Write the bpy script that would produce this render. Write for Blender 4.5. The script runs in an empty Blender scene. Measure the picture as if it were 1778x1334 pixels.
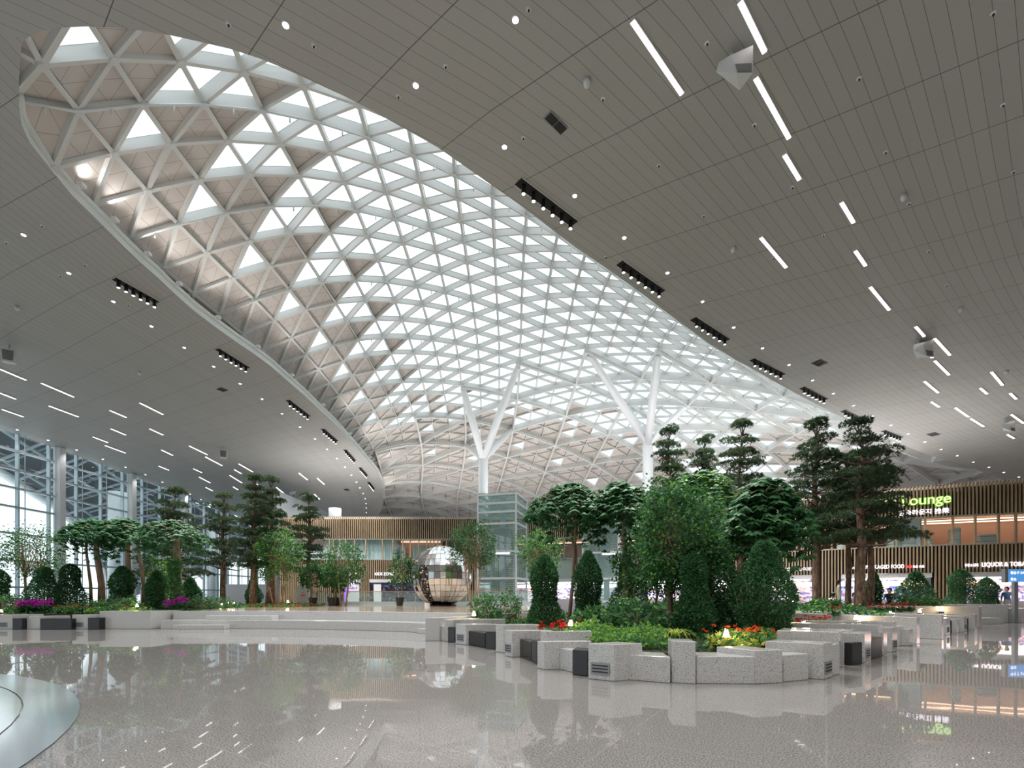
import bpy, math, random
import numpy as np
from mathutils import Vector, Matrix, geometry
R = math.radians
SC = bpy.context.scene
COL = SC.collection
random.seed(7)
rng = np.random.default_rng(7)

# ------------------------------------------------------------------ camera, world, exposure
F = 840.0; CX = 889.0; HY = 1033.0; EYE = 1.5          # focal length in px, horizon row, eye height (m)
cam_d = bpy.data.cameras.new('camera'); cam = bpy.data.objects.new('camera', cam_d); COL.objects.link(cam)
cam.location = (0, 0, EYE); cam.rotation_euler = (R(90), 0, 0)
cam_d.sensor_width = 36; cam_d.lens = F / 1778 * 36; cam_d.shift_y = (HY - 667) / 1778
cam_d.clip_end = 500
SC.camera = cam
w = bpy.data.worlds.new('overcast_sky'); SC.world = w; w.use_nodes = True
bg = w.node_tree.nodes['Background']
bg.inputs[0].default_value = (0.90, 0.96, 1.0, 1); bg.inputs[1].default_value = 1.6
SC.view_settings.view_transform = 'Standard'; SC.view_settings.look = 'None'
SC.view_settings.exposure = 0.0; SC.view_settings.gamma = 1.0; SC.view_settings.use_curve_mapping = False
SC.cycles.max_bounces = 8; SC.cycles.diffuse_bounces = 4; SC.cycles.glossy_bounces = 3
SC.cycles.transparent_max_bounces = 10; SC.cycles.transmission_bounces = 3
SC.cycles.caustics_reflective = False; SC.cycles.caustics_refractive = False
SC.cycles.sample_clamp_indirect = 6

# ------------------------------------------------------------------ pixel <-> place helpers
def at_floor(px, py, z=0.0):
    y = (EYE - z) * F / (py - HY)
    return ((px - CX) / F * y, y)
def at_depth(px, py, y): return Vector(((px - CX) / F * y, y, EYE + (HY - py) / F * y))
def topz(py, y): return EYE + (HY - py) / F * y
HC = (15.999427, -0.0089615, 0.0134793, -0.00107322, 4.89186e-05, -0.000501207)
def ceil_z(x, y): return EYE + HC[0] + HC[1]*x + HC[2]*y + HC[3]*x*x + HC[4]*x*y + HC[5]*y*y
def on_ceil(px, py):
    dx = (px - CX) / F; dz = (HY - py) / F; y = 15 / dz
    for _ in range(60): y = (ceil_z(dx*y, y) - EYE) / dz * .7 + y * .3
    return Vector((dx*y, y, EYE + dz*y))
def ceil_n(x, y):
    e = .1
    n = Vector((-(ceil_z(x+e, y)-ceil_z(x-e, y))/(2*e), -(ceil_z(x, y+e)-ceil_z(x, y-e))/(2*e), 1)).normalized()
    return -n

# ------------------------------------------------------------------ materials
def mat(name, col=(.8,.8,.8), rough=.5, metal=0, emis=None, estr=0, spec=.5, trans=0, alpha=1):
    m = bpy.data.materials.new(name); m.use_nodes = True
    b = m.node_tree.nodes['Principled BSDF']
    b.inputs['Base Color'].default_value = (*col, 1); b.inputs['Roughness'].default_value = rough
    b.inputs['Metallic'].default_value = metal; b.inputs['Specular IOR Level'].default_value = spec
    if emis: b.inputs['Emission Color'].default_value = (*emis, 1); b.inputs['Emission Strength'].default_value = estr
    if trans: b.inputs['Transmission Weight'].default_value = trans
    return m
def N(m, t, **kw):
    n = m.node_tree.nodes.new(t)
    for k, v in kw.items(): setattr(n, k, v)
    return n
def L(m, a, b): m.node_tree.links.new(a, b)
def ramp(m, stops):
    r = N(m, 'ShaderNodeValToRGB'); e = r.color_ramp.elements
    while len(e) < len(stops): e.new(.5)
    for el, (p, c) in zip(e, stops): el.position = p; el.color = (*c, 1)
    return r
def math_n(m, op, a, b=None, c=None):
    n = N(m, 'ShaderNodeMath', operation=op)
    for i, v in enumerate((a, b, c)):
        if v is None: continue
        if isinstance(v, (int, float)): n.inputs[i].default_value = v
        else: L(m, v, n.inputs[i])
    return n.outputs[0]
def bsdf(m): return m.node_tree.nodes['Principled BSDF']
def noise_col(m, scale, stops, detail=3, coord='Object', stretch=None):
    tc = N(m, 'ShaderNodeTexCoord'); src = tc.outputs[coord]
    if stretch:
        mp = N(m, 'ShaderNodeMapping'); mp.inputs['Scale'].default_value = stretch; L(m, src, mp.inputs[0]); src = mp.outputs[0]
    n = N(m, 'ShaderNodeTexNoise'); n.inputs['Scale'].default_value = scale; n.inputs['Detail'].default_value = detail
    L(m, src, n.inputs['Vector']); r = ramp(m, stops); L(m, n.outputs['Fac'], r.inputs[0]); L(m, r.outputs[0], bsdf(m).inputs['Base Color'])
    return n, r
def glass_mat(name, tint, refl=.08, rough=0.0):
    m = bpy.data.materials.new(name); m.use_nodes = True; nt = m.node_tree; nt.nodes.clear()
    o = N(m, 'ShaderNodeOutputMaterial'); t = N(m, 'ShaderNodeBsdfTransparent'); g = N(m, 'ShaderNodeBsdfGlossy')
    t.inputs[0].default_value = (*tint, 1); g.inputs['Roughness'].default_value = rough
    fr = N(m, 'ShaderNodeLayerWeight'); fr.inputs[0].default_value = .12
    mx = N(m, 'ShaderNodeMixShader'); L(m, math_n(m, 'ADD', math_n(m, 'MULTIPLY', fr.outputs[1], .8), refl), mx.inputs[0])
    L(m, t.outputs[0], mx.inputs[1]); L(m, g.outputs[0], mx.inputs[2]); L(m, mx.outputs[0], o.inputs[0])
    return m
M = {}
# speckled granite for blocks and steps
def granite(name, base, dark, scale, rough):
    m = mat(name, base, rough); noise_col(m, scale, [(.36, dark), (.46, base), (.62, base), (.75, tuple(min(1, c*1.25) for c in base))], 2, 'Object')
    return m
M['granite'] = granite('speckled_grey_granite', (.57,.575,.57), (.18,.18,.18), 80, .11)
M['black_stone'] = mat('polished_black_stone', (.018,.018,.02), .22)
M['vent'] = mat('grey_vent_metal', (.30,.31,.33), .45, .5)
M['vent_dark'] = mat('dark_vent_gap', (.03,.03,.03), .8)
# floor: polished speckled granite slabs, joints every 1.2 m
m = M['floor'] = mat('polished_granite_floor', (.5,.49,.47), .02, spec=1.0)
tc = N(m, 'ShaderNodeTexCoord'); no = N(m, 'ShaderNodeTexNoise'); no.inputs['Scale'].default_value = 62; no.inputs['Detail'].default_value = 2
L(m, tc.outputs['Object'], no.inputs['Vector'])
rp = ramp(m, [(.36,(.13,.126,.122)), (.46,(.28,.273,.267)), (.58,(.335,.327,.32)), (.68,(.46,.45,.44))]); L(m, no.outputs['Fac'], rp.inputs[0])
mp = N(m, 'ShaderNodeMapping'); mp.inputs['Rotation'].default_value = (0,0,R(33)); L(m, tc.outputs['Object'], mp.inputs[0])
sx = N(m, 'ShaderNodeSeparateXYZ'); L(m, mp.outputs[0], sx.inputs[0])
def joint(m, v, period, width):
    f = math_n(m, 'FRACT', math_n(m, 'DIVIDE', v, period)); a = math_n(m, 'ABSOLUTE', math_n(m, 'SUBTRACT', f, .5))
    return math_n(m, 'GREATER_THAN', a, .5 - width/period)
jt = math_n(m, 'MAXIMUM', joint(m, sx.outputs[0], 1.8, .003), joint(m, sx.outputs[1], 1.2, .003))
mx = N(m, 'ShaderNodeMixRGB'); L(m, jt, mx.inputs[0]); L(m, rp.outputs[0], mx.inputs[1]); mx.inputs[2].default_value = (.42,.41,.40,1)
L(m, mx.outputs[0], bsdf(m).inputs['Base Color'])
nb = N(m, 'ShaderNodeTexNoise'); nb.inputs['Scale'].default_value = .9; L(m, tc.outputs['Object'], nb.inputs['Vector'])
bp = N(m, 'ShaderNodeBump'); bp.inputs['Strength'].default_value = .006; bp.inputs['Distance'].default_value = .2
L(m, nb.outputs['Fac'], bp.inputs['Height']); L(m, bp.outputs[0], bsdf(m).inputs['Normal'])
m = M['deck'] = mat('honey_stone_deck', (.42,.33,.25), .10, spec=.7); noise_col(m, 3, [(.3,(.34,.26,.19)), (.7,(.50,.40,.31))], 4)
m = M['disc'] = mat('brushed_steel_disc', (.50,.56,.60), .11, .55); noise_col(m, .35, [(.42,(.50,.60,.66)), (.55,(.78,.83,.86))], 1)
# plank ceiling: UV = (metres along, metres across) the planks
m = M['ceiling'] = mat('grey_ceiling_planks', (.42,.41,.385), .55)
uv = N(m, 'ShaderNodeUVMap'); sx = N(m, 'ShaderNodeSeparateXYZ'); L(m, uv.outputs[0], sx.inputs[0])
jt = math_n(m, 'MAXIMUM', joint(m, sx.outputs[0], 1.0, .0045), joint(m, sx.outputs[1], .4, .006))
fl = math_n(m, 'FLOOR', math_n(m, 'DIVIDE', sx.outputs[1], .4)); wn = N(m, 'ShaderNodeTexWhiteNoise', noise_dimensions='1D'); L(m, fl, wn.inputs['W'])
c1 = ramp(m, [(0,(.44,.432,.41)), (1,(.465,.457,.435))]); L(m, wn.outputs[0], c1.inputs[0])
mx = N(m, 'ShaderNodeMixRGB'); L(m, jt, mx.inputs[0]); L(m, c1.outputs[0], mx.inputs[1]); mx.inputs[2].default_value = (.13,.125,.115,1)
L(m, mx.outputs[0], bsdf(m).inputs['Base Color'])
M['rim'] = mat('white_rim', (.72,.76,.75), .4)
M['beam'] = mat('off_white_roof_beam', (.70,.705,.69), .4)
# solid roof panels, UV triangle (0,0)(1,0)(0,1): mid seams and the shadowed gap round the edge painted in black
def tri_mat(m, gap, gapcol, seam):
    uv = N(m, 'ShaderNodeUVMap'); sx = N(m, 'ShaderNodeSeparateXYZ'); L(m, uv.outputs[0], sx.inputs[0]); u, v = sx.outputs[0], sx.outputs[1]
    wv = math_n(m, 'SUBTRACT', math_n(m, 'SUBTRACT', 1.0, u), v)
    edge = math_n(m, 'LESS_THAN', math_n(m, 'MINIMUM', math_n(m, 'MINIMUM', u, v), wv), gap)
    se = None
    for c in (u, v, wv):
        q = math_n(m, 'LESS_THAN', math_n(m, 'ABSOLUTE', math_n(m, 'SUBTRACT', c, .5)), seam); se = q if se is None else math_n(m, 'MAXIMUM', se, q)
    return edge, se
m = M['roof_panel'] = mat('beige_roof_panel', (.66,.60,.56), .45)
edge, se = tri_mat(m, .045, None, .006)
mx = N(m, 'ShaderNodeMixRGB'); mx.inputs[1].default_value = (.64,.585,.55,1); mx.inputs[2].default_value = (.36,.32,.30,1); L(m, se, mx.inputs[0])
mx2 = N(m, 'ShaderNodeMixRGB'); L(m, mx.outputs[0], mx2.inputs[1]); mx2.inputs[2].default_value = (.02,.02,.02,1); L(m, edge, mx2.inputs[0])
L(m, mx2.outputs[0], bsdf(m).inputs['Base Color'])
m = M['skylight'] = glass_mat('skylight_glass', (.93,.97,.97), .0)
M['glass'] = glass_mat('clear_pane', (.86,.94,.95), .03)
M['glass_green'] = m = glass_mat('green_tinted_glass', (.80,.93,.90), .12)
df = N(m, 'ShaderNodeBsdfDiffuse'); df.inputs[0].default_value = (.62,.80,.76,1); mx = N(m, 'ShaderNodeMixShader'); mx.inputs[0].default_value = .18  # pale diffuse mixed in to imitate the brightness of glass reflections
ou = next(n for n in m.node_tree.nodes if n.type == 'OUTPUT_MATERIAL'); pv = ou.inputs[0].links[0].from_socket; L(m, pv, mx.inputs[1]); L(m, df.outputs[0], mx.inputs[2]); L(m, mx.outputs[0], ou.inputs[0])
M['steel_white'] = mat('white_painted_steel', (.78,.82,.84), .35)
M['mullion'] = mat('blue_grey_mullion', (.46,.56,.60), .4, .2)
M['lens'] = mat('lamp_lens', (1,1,1), .5, emis=(1,.93,.97), estr=8)
M['strip'] = mat('strip_lamp', (1,1,1), .5, emis=(1,.90,.93), estr=4)
M['warm_lens'] = mat('warm_lamp_lens', (1,.8,.6), .5, emis=(1,.66,.36), estr=16)
M['black_metal'] = mat('black_metal', (.02,.02,.022), .35, .4)
M['dark_green_metal'] = mat('dark_green_metal', (.03,.055,.055), .4, .4)
M['speaker'] = mat('pale_grey_speaker', (.72,.75,.74), .45); M['mesh_grey'] = mat('speaker_mesh', (.22,.23,.23), .7)
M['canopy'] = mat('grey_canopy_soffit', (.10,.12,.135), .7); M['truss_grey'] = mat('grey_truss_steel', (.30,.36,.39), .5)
M['soil'] = mat('dark_soil', (.035,.028,.02), .95)
m = M['bark_pine'] = mat('pine_bark', (.2,.14,.1), .9); noise_col(m, 9, [(.35,(.07,.045,.035)), (.6,(.24,.155,.11)), (.8,(.36,.25,.18))], 5, 'Object', (1,1,.35))
m = M['bark_smooth'] = mat('smooth_tan_bark', (.36,.25,.17), .8); noise_col(m, 6, [(.3,(.22,.15,.10)), (.7,(.44,.30,.20))], 3, 'Object', (1,1,.3))
def leaf(name, col, rough=.45, tr=.25):
    m = mat(name, col, rough, spec=.22); b = bsdf(m); nt = m.node_tree
    t = N(m, 'ShaderNodeBsdfTranslucent'); t.inputs[0].default_value = (*[min(1, c*1.6) for c in col], 1)
    mx = N(m, 'ShaderNodeMixShader'); mx.inputs[0].default_value = tr
    L(m, b.outputs[0], mx.inputs[1]); L(m, t.outputs[0], mx.inputs[2]); L(m, mx.outputs[0], nt.nodes['Material Output'].inputs[0]); return m
M['needle'] = leaf('dark_pine_needles', (.045,.085,.045)); M['needle2'] = leaf('olive_pine_needles', (.085,.115,.05))
M['leaf_dark'] = leaf('dark_green_leaf', (.04,.125,.045), .5); M['leaf_mid'] = leaf('mid_green_leaf', (.07,.20,.08), .5)
M['leaf_blue'] = leaf('blue_green_leaf', (.085,.21,.105), .6); M['leaf_light'] = leaf('light_green_leaf', (.17,.38,.07), .35)
M['leaf_lime'] = leaf('lime_leaf', (.36,.48,.08), .4); M['leaf_yellow'] = leaf('yellow_leaf', (.62,.50,.08), .4)
M['red'] = leaf('red_petal', (.62,.015,.03), .45, .15); M['orange'] = leaf('orange_petal', (.80,.10,.03), .45, .15); M['magenta'] = leaf('magenta_petal', (.50,.03,.42), .45, .15)
M['wood'] = mat('warm_wood_slat', (.42,.28,.165), .5); noise_col(M['wood'], 3, [(.3,(.33,.24,.145)), (.7,(.46,.345,.22))], 2, 'Object', (1,1,.2))
M['dark_gap'] = mat('dark_backing', (.012,.011,.012), .8)
M['pot'] = mat('charcoal_pot', (.035,.036,.04), .35)
M['white'] = mat('white_paint', (.8,.8,.8), .5)
M['column'] = mat('white_column_paint', (.86,.89,.91), .35)
def emi(name, col, s): return mat(name, (0,0,0), .6, emis=col, estr=s)
M['sign_white'] = emi('lit_white_letters', (.93,.88,1), 2.0); M['sign_green'] = emi('lit_green_halo', (.22,.9,.01), 1.3); M['sign_core'] = emi('lit_letter_core', (.80,1,.45), 1.3)
M['sign_red'] = emi('lit_red', (1,.05,.08), 2); M['purple'] = emi('lit_purple', (.30,.10,1), 2.4); M['cove'] = emi('warm_cove_light', (1,.60,.40), 3.5)
M['shoplight'] = emi('shop_ceiling_light', (1,.90,.98), 5)
NODE_ROWS = {  # lattice nodes of the roof shell: row j -> (first i, [x, y, z in cm above eye level ...])
-3:(0,[-1205,878,1327,-1088,979,1503,-962,1093,1649,-826,1218,1765,-681,1349,1852,-527,1484,1913,-365,1619,1951,-197,1754,1970,-24,1888,1972,150,2022,1960,326,2155,1937,502,2290,1905,679,2424,1866,857,2558,1822,1036,2692,1776,1217,2823,1729,1401,2953,1683,1589,3081,1638,1779,3205,1594,1973,3327,1552,2170,3447,1510,2368,3567,1470,2567,3688,1431,2762,3813,1393,2951,3944,1360,3133,4079,1331,3310,4216,1307,3489,4347,1288,3677,4465,1270,3878,4565,1252,4092,4645,1236,4318,4704,1220]),
-2:(-1,[-1400,985,1255,-1291,1081,1445,-1172,1188,1609,-1044,1307,1745,-905,1433,1854,-754,1565,1938,-591,1699,1998,-418,1834,2038,-239,1969,2058,-57,2103,2062,125,2238,2051,308,2373,2029,491,2507,1999,675,2641,1963,860,2774,1922,1045,2906,1879,1232,3037,1835,1420,3166,1791,1611,3292,1748,1805,3415,1706,2003,3536,1665,2203,3655,1626,2403,3774,1588,2602,3896,1551,2797,4022,1518,2988,4151,1489,3174,4284,1466,3360,4416,1447,3551,4541,1430,3756,4650,1409,3971,4745,1387,4194,4824,1363,4431,4884,1333]),
-1:(-2,[-1590,1091,1170,-1488,1184,1370,-1375,1287,1549,-1253,1400,1703,-1121,1522,1833,-975,1650,1937,-815,1782,2020,-641,1916,2081,-458,2051,2121,-271,2187,2141,-82,2323,2144,107,2458,2134,296,2593,2114,485,2728,2086,675,2861,2052,864,2994,2014,1055,3125,1973,1245,3255,1931,1438,3382,1889,1633,3507,1848,1832,3629,1807,2033,3749,1768,2236,3868,1729,2438,3988,1692,2638,4111,1658,2835,4237,1627,3030,4366,1601,3224,4495,1579,3420,4622,1560,3625,4740,1538,3840,4845,1513,4062,4938,1484,4291,5019,1449,4526,5087,1407]),
0:(-3,[-1775,1196,1071,-1679,1288,1278,-1572,1389,1468,-1455,1499,1638,-1330,1615,1786,-1190,1739,1912,-1034,1868,2016,-862,2000,2100,-678,2135,2160,-488,2271,2199,-295,2409,2218,-101,2546,2220,93,2682,2210,288,2817,2192,482,2951,2166,677,3084,2133,871,3217,2097,1065,3348,2058,1260,3477,2017,1456,3604,1976,1656,3728,1936,1859,3849,1896,2064,3968,1857,2269,4088,1819,2473,4209,1782,2675,4333,1747,2876,4459,1717,3077,4586,1690,3279,4712,1667,3486,4834,1643,3700,4947,1617,3921,5051,1585,4145,5145,1548,4373,5230,1501,4598,5312,1447]),
1:(-3,[-1863,1394,1166,-1762,1495,1364,-1652,1601,1546,-1533,1713,1711,-1397,1833,1857,-1245,1958,1984,-1077,2087,2091,-895,2221,2174,-704,2358,2232,-509,2496,2268,-312,2634,2286,-114,2773,2287,85,2909,2279,284,3044,2262,482,3178,2236,681,3311,2205,879,3443,2170,1077,3574,2132,1276,3703,2092,1477,3829,2051,1681,3952,2011,1888,4073,1972,2096,4193,1933,2303,4314,1893,2508,4437,1854,2713,4561,1818,2919,4686,1786,3126,4811,1757,3335,4934,1730,3549,5052,1702,3768,5163,1670,3989,5267,1631,4211,5365,1584,4430,5458,1525,4642,5553,1457]),
2:(-3,[-1938,1606,1239,-1835,1712,1430,-1722,1823,1605,-1594,1939,1766,-1447,2059,1915,-1283,2183,2047,-1105,2313,2154,-917,2448,2236,-722,2585,2293,-523,2724,2327,-323,2864,2343,-121,3004,2345,81,3139,2339,283,3274,2323,485,3408,2298,686,3542,2267,888,3673,2232,1090,3804,2194,1294,3932,2154,1501,4057,2113,1709,4180,2074,1918,4301,2035,2127,4423,1993,2335,4546,1950,2543,4669,1909,2750,4794,1871,2960,4918,1837,3172,5040,1805,3386,5160,1775,3603,5276,1742,3821,5387,1703,4038,5493,1656,4252,5596,1597,4459,5698,1526,4657,5803,1442]),
3:(-3,[-1997,1830,1291,-1892,1940,1476,-1773,2054,1648,-1636,2172,1809,-1479,2291,1961,-1306,2415,2095,-1122,2544,2203,-930,2680,2284,-733,2818,2340,-532,2958,2374,-329,3098,2390,-125,3236,2395,80,3372,2389,284,3507,2373,488,3641,2348,693,3774,2318,899,3906,2282,1106,4036,2243,1314,4164,2203,1525,4288,2164,1736,4410,2125,1946,4533,2083,2156,4656,2038,2365,4780,1993,2574,4905,1949,2784,5028,1910,2996,5151,1873,3212,5271,1839,3428,5388,1804,3644,5504,1766,3857,5616,1720,4067,5726,1662,4270,5835,1591,4465,5943,1505,4650,6053,1406]),
4:(-3,[-2040,2064,1327,-1931,2176,1508,-1805,2291,1680,-1660,2408,1842,-1496,2528,1994,-1319,2651,2129,-1132,2781,2238,-939,2917,2317,-740,3055,2373,-537,3194,2409,-333,3333,2428,-127,3471,2433,79,3607,2428,285,3742,2411,493,3877,2386,701,4010,2355,910,4141,2320,1121,4271,2282,1333,4397,2243,1547,4521,2205,1759,4644,2164,1970,4768,2119,2180,4893,2071,2390,5017,2024,2600,5141,1979,2811,5264,1938,3026,5384,1899,3243,5502,1861,3458,5619,1822,3669,5734,1777,3875,5849,1720,4075,5963,1650,4267,6075,1565,4451,6187,1466,4625,6298,1351]),
5:(-3,[-2064,2303,1351,-1950,2415,1532,-1819,2530,1703,-1668,2647,1866,-1501,2767,2019,-1323,2890,2153,-1137,3020,2260,-943,3157,2337,-743,3296,2393,-540,3433,2431,-335,3572,2452,-128,3709,2458,79,3845,2452,288,3981,2435,498,4115,2410,709,4247,2380,921,4378,2346,1135,4506,2311,1349,4631,2274,1563,4756,2236,1776,4880,2192,1987,5005,2145,2198,5130,2095,2407,5254,2047,2618,5377,2002,2831,5498,1959,3047,5616,1918,3262,5733,1876,3474,5850,1829,3678,5967,1773,3875,6085,1704,4065,6200,1620,4247,6314,1521,4422,6424,1408,4588,6533,1280]),
6:(-3,[-2072,2543,1367,-1954,2655,1549,-1819,2769,1722,-1666,2886,1885,-1499,3005,2036,-1323,3129,2168,-1137,3261,2271,-943,3398,2347,-744,3537,2403,-541,3674,2442,-336,3812,2464,-128,3949,2470,81,4085,2464,291,4221,2447,503,4354,2424,716,4486,2395,930,4615,2364,1146,4742,2332,1361,4867,2297,1575,4991,2257,1788,5117,2212,1999,5242,2163,2208,5367,2113,2417,5491,2064,2629,5612,2017,2843,5731,1972,3058,5848,1927,3270,5964,1878,3475,6082,1821,3670,6202,1752,3858,6320,1669,4039,6435,1571,4214,6546,1459,4382,6654,1332,4541,6758,1191]),
7:(-3,[-2067,2781,1379,-1947,2892,1562,-1811,3006,1735,-1659,3123,1898,-1494,3244,2045,-1319,3370,2173,-1134,3502,2275,-941,3639,2350,-742,3778,2405,-540,3915,2444,-335,4053,2466,-127,4190,2472,83,4326,2467,294,4460,2452,507,4593,2430,722,4724,2404,937,4852,2376,1153,4978,2346,1368,5103,2312,1582,5228,2271,1794,5353,2225,2003,5479,2174,2211,5604,2123,2420,5727,2072,2631,5847,2023,2844,5964,1974,3056,6080,1922,3264,6196,1863,3459,6316,1794,3646,6435,1711,3827,6552,1614,4002,6664,1503,4171,6772,1378,4332,6875,1239]),
8:(-3,[-2056,3017,1388,-1936,3128,1571,-1801,3242,1744,-1651,3360,1903,-1487,3482,2047,-1313,3609,2172,-1129,3742,2271,-937,3881,2344,-740,4019,2399,-539,4156,2437,-334,4293,2459,-126,4430,2467,84,4566,2462,295,4700,2448,509,4831,2429,725,4961,2407,940,5088,2382,1156,5213,2353,1371,5338,2319,1583,5464,2277,1793,5590,2229,2000,5716,2176,2207,5840,2123,2415,5961,2069,2625,6080,2016,2834,6196,1960,3041,6312,1899,3239,6430,1829,3428,6548,1746,3609,6665,1651,3785,6778,1541,3956,6886,1417,4119,6989,1280]),
9:(-3,[-2042,3250,1394,-1924,3361,1577,-1791,3476,1747,-1642,3596,1904,-1479,3720,2045,-1306,3848,2165,-1123,3983,2260,-933,4122,2331,-737,4260,2385,-537,4397,2424,-333,4534,2446,-126,4670,2454,83,4805,2450,295,4938,2439,509,5069,2423,725,5197,2404,940,5324,2380,1155,5449,2352,1369,5574,2317,1579,5700,2273,1785,5826,2222,1990,5952,2167,2195,6075,2110,2401,6195,2052,2608,6313,1992,2812,6429,1928,3011,6545,1856,3203,6661,1774,3387,6777,1679,3565,6889,1571,3737,6997,1449,3903,7100,1313]),
10:(-3,[-2030,3480,1397,-1914,3592,1579,-1781,3709,1747,-1633,3831,1900,-1471,3957,2036,-1299,4087,2151,-1118,4223,2243,-929,4361,2313,-736,4500,2366,-537,4637,2404,-335,4774,2426,-128,4909,2435,81,5044,2433,293,5176,2424,507,5305,2410,721,5433,2392,936,5559,2369,1149,5685,2340,1361,5810,2303,1567,5936,2255,1770,6063,2201,1973,6187,2143,2177,6309,2082,2380,6428,2019,2582,6545,1951,2781,6660,1877,2974,6774,1794,3160,6888,1700,3341,6999,1594,3515,7106,1474,3683,7208,1340]),
11:(-3,[-2022,3708,1398,-1906,3823,1578,-1773,3942,1743,-1625,4065,1892,-1463,4194,2022,-1292,4326,2132,-1113,4462,2221,-928,4601,2290,-736,4739,2342,-540,4876,2379,-338,5013,2401,-132,5148,2411,77,5281,2411,288,5412,2403,501,5542,2390,714,5669,2371,926,5795,2347,1137,5921,2315,1344,6046,2274,1548,6173,2223,1749,6298,2166,1951,6421,2104,2152,6541,2038,2351,6658,1968,2549,6773,1893,2742,6887,1809,2931,6998,1715,3114,7108,1609,3291,7213,1491,3462,7314,1360]),
12:(-3,[-2019,3936,1398,-1902,4052,1575,-1767,4174,1736,-1618,4300,1880,-1458,4431,2005,-1289,4565,2110,-1112,4701,2197,-930,4840,2264,-741,4978,2314,-545,5115,2350,-344,5251,2373,-139,5385,2383,70,5518,2383,280,5648,2375,491,5777,2360,702,5905,2340,911,6031,2313,1118,6157,2277,1322,6282,2232,1523,6408,2178,1724,6531,2117,1923,6652,2051,2121,6770,1980,2318,6886,1903,2511,6998,1818,2701,7109,1724,2885,7216,1619,3065,7320,1503,3239,7419,1374]),
13:(-3,[-2020,4162,1397,-1901,4281,1570,-1765,4405,1726,-1616,4534,1865,-1456,4666,1985,-1289,4802,2088,-1115,4939,2171,-935,5077,2236,-748,5215,2285,-554,5352,2320,-353,5488,2342,-148,5621,2350,60,5754,2349,268,5884,2339,477,6013,2322,685,6140,2299,891,6266,2268,1094,6392,2228,1296,6517,2179,1496,6640,2122,1694,6762,2057,1892,6880,1986,2087,6996,1908,2280,7109,1822,2470,7218,1728,2656,7324,1624,2838,7426,1509,3015,7524,1382]),
14:(-3,[-2025,4388,1394,-1903,4509,1563,-1766,4636,1716,-1617,4767,1851,-1458,4901,1967,-1293,5038,2065,-1122,5176,2145,-944,5314,2208,-758,5452,2255,-564,5589,2288,-364,5724,2307,-159,5857,2313,46,5989,2309,253,6119,2296,459,6247,2277,663,6374,2250,867,6500,2215,1068,6625,2171,1268,6749,2118,1466,6871,2056,1662,6990,1986,1857,7106,1909,2050,7219,1824,2241,7328,1730,2428,7433,1626,2611,7533,1512,2790,7629,1386]),
15:(-3,[-2035,4613,1391,-1910,4737,1556,-1772,4866,1705,-1622,4999,1836,-1464,5135,1948,-1301,5273,2042,-1131,5412,2119,-954,5551,2179,-769,5688,2224,-575,5825,2253,-376,5959,2268,-174,6093,2271,30,6224,2264,234,6353,2249,437,6481,2226,639,6608,2195,840,6733,2156,1039,6857,2107,1237,6979,2049,1433,7098,1982,1628,7215,1906,1821,7328,1822,2012,7437,1729,2199,7542,1626,2384,7641,1513,2565,7736,1388]),
16:(-3,[-2047,4838,1387,-1920,4965,1549,-1781,5096,1693,-1631,5231,1820,-1474,5369,1928,-1311,5509,2019,-1143,5648,2092,-966,5787,2149,-781,5924,2189,-589,6060,2215,-392,6195,2227,-192,6327,2226,10,6458,2216,211,6587,2198,412,6714,2171,612,6840,2136,811,6964,2091,1008,7086,2037,1204,7206,1974,1399,7323,1901,1592,7437,1818,1783,7546,1726,1971,7651,1624,2157,7750,1512,2339,7844,1389]),
17:(-3,[-2064,5062,1382,-1935,5192,1540,-1794,5326,1681,-1644,5463,1803,-1487,5603,1908,-1326,5743,1995,-1158,5883,2064,-982,6022,2117,-797,6160,2154,-606,6295,2175,-411,6429,2183,-213,6561,2180,-14,6691,2166,185,6819,2144,384,6946,2113,582,7071,2073,779,7193,2023,975,7314,1963,1170,7431,1893,1363,7545,1813,1554,7655,1723,1743,7761,1622,1929,7860,1511,2113,7954,1389]),
18:(-3,[-2085,5285,1377,-1954,5418,1531,-1813,5555,1668,-1663,5695,1787,-1507,5836,1887,-1346,5977,1970,-1178,6117,2036,-1002,6257,2085,-818,6394,2117,-628,6529,2135,-435,6663,2139,-239,6794,2132,-42,6924,2115,156,7051,2088,353,7176,2052,550,7300,2006,746,7421,1950,941,7539,1883,1134,7654,1806,1326,7765,1719,1515,7870,1620,1702,7971,1511,1886,8065,1391]),
19:(-3,[-2112,5508,1372,-1980,5644,1523,-1838,5783,1655,-1689,5925,1770,-1534,6067,1867,-1373,6209,1946,-1203,6350,2007,-1027,6490,2051,-843,6627,2080,-655,6762,2094,-463,6895,2094,-269,7026,2083,-73,7155,2062,124,7281,2030,320,7406,1988,516,7527,1936,711,7646,1873,905,7762,1799,1097,7874,1714,1287,7981,1619,1474,8082,1511,1660,8177,1393]),
20:(-3,[-2145,5730,1369,-2013,5869,1515,-1871,6011,1644,-1722,6154,1754,-1566,6297,1847,-1403,6440,1921,-1233,6582,1977,-1057,6722,2017,-874,6859,2041,-687,6994,2051,-496,7127,2048,-302,7257,2033,-107,7385,2007,89,7510,1969,285,7633,1921,480,7753,1862,674,7870,1792,867,7982,1710,1058,8091,1617,1246,8193,1513,1432,8290,1397]),
21:(-3,[-2186,5952,1368,-2053,6093,1510,-1910,6237,1634,-1760,6382,1740,-1603,6527,1827,-1439,6671,1896,-1268,6813,1947,-1092,6953,1982,-909,7090,2002,-723,7225,2008,-532,7357,2000,-339,7486,1980,-144,7613,1949,52,7737,1906,248,7858,1851,443,7976,1785,636,8090,1706,828,8200,1617,1017,8305,1515,1204,8403,1402]),
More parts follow.
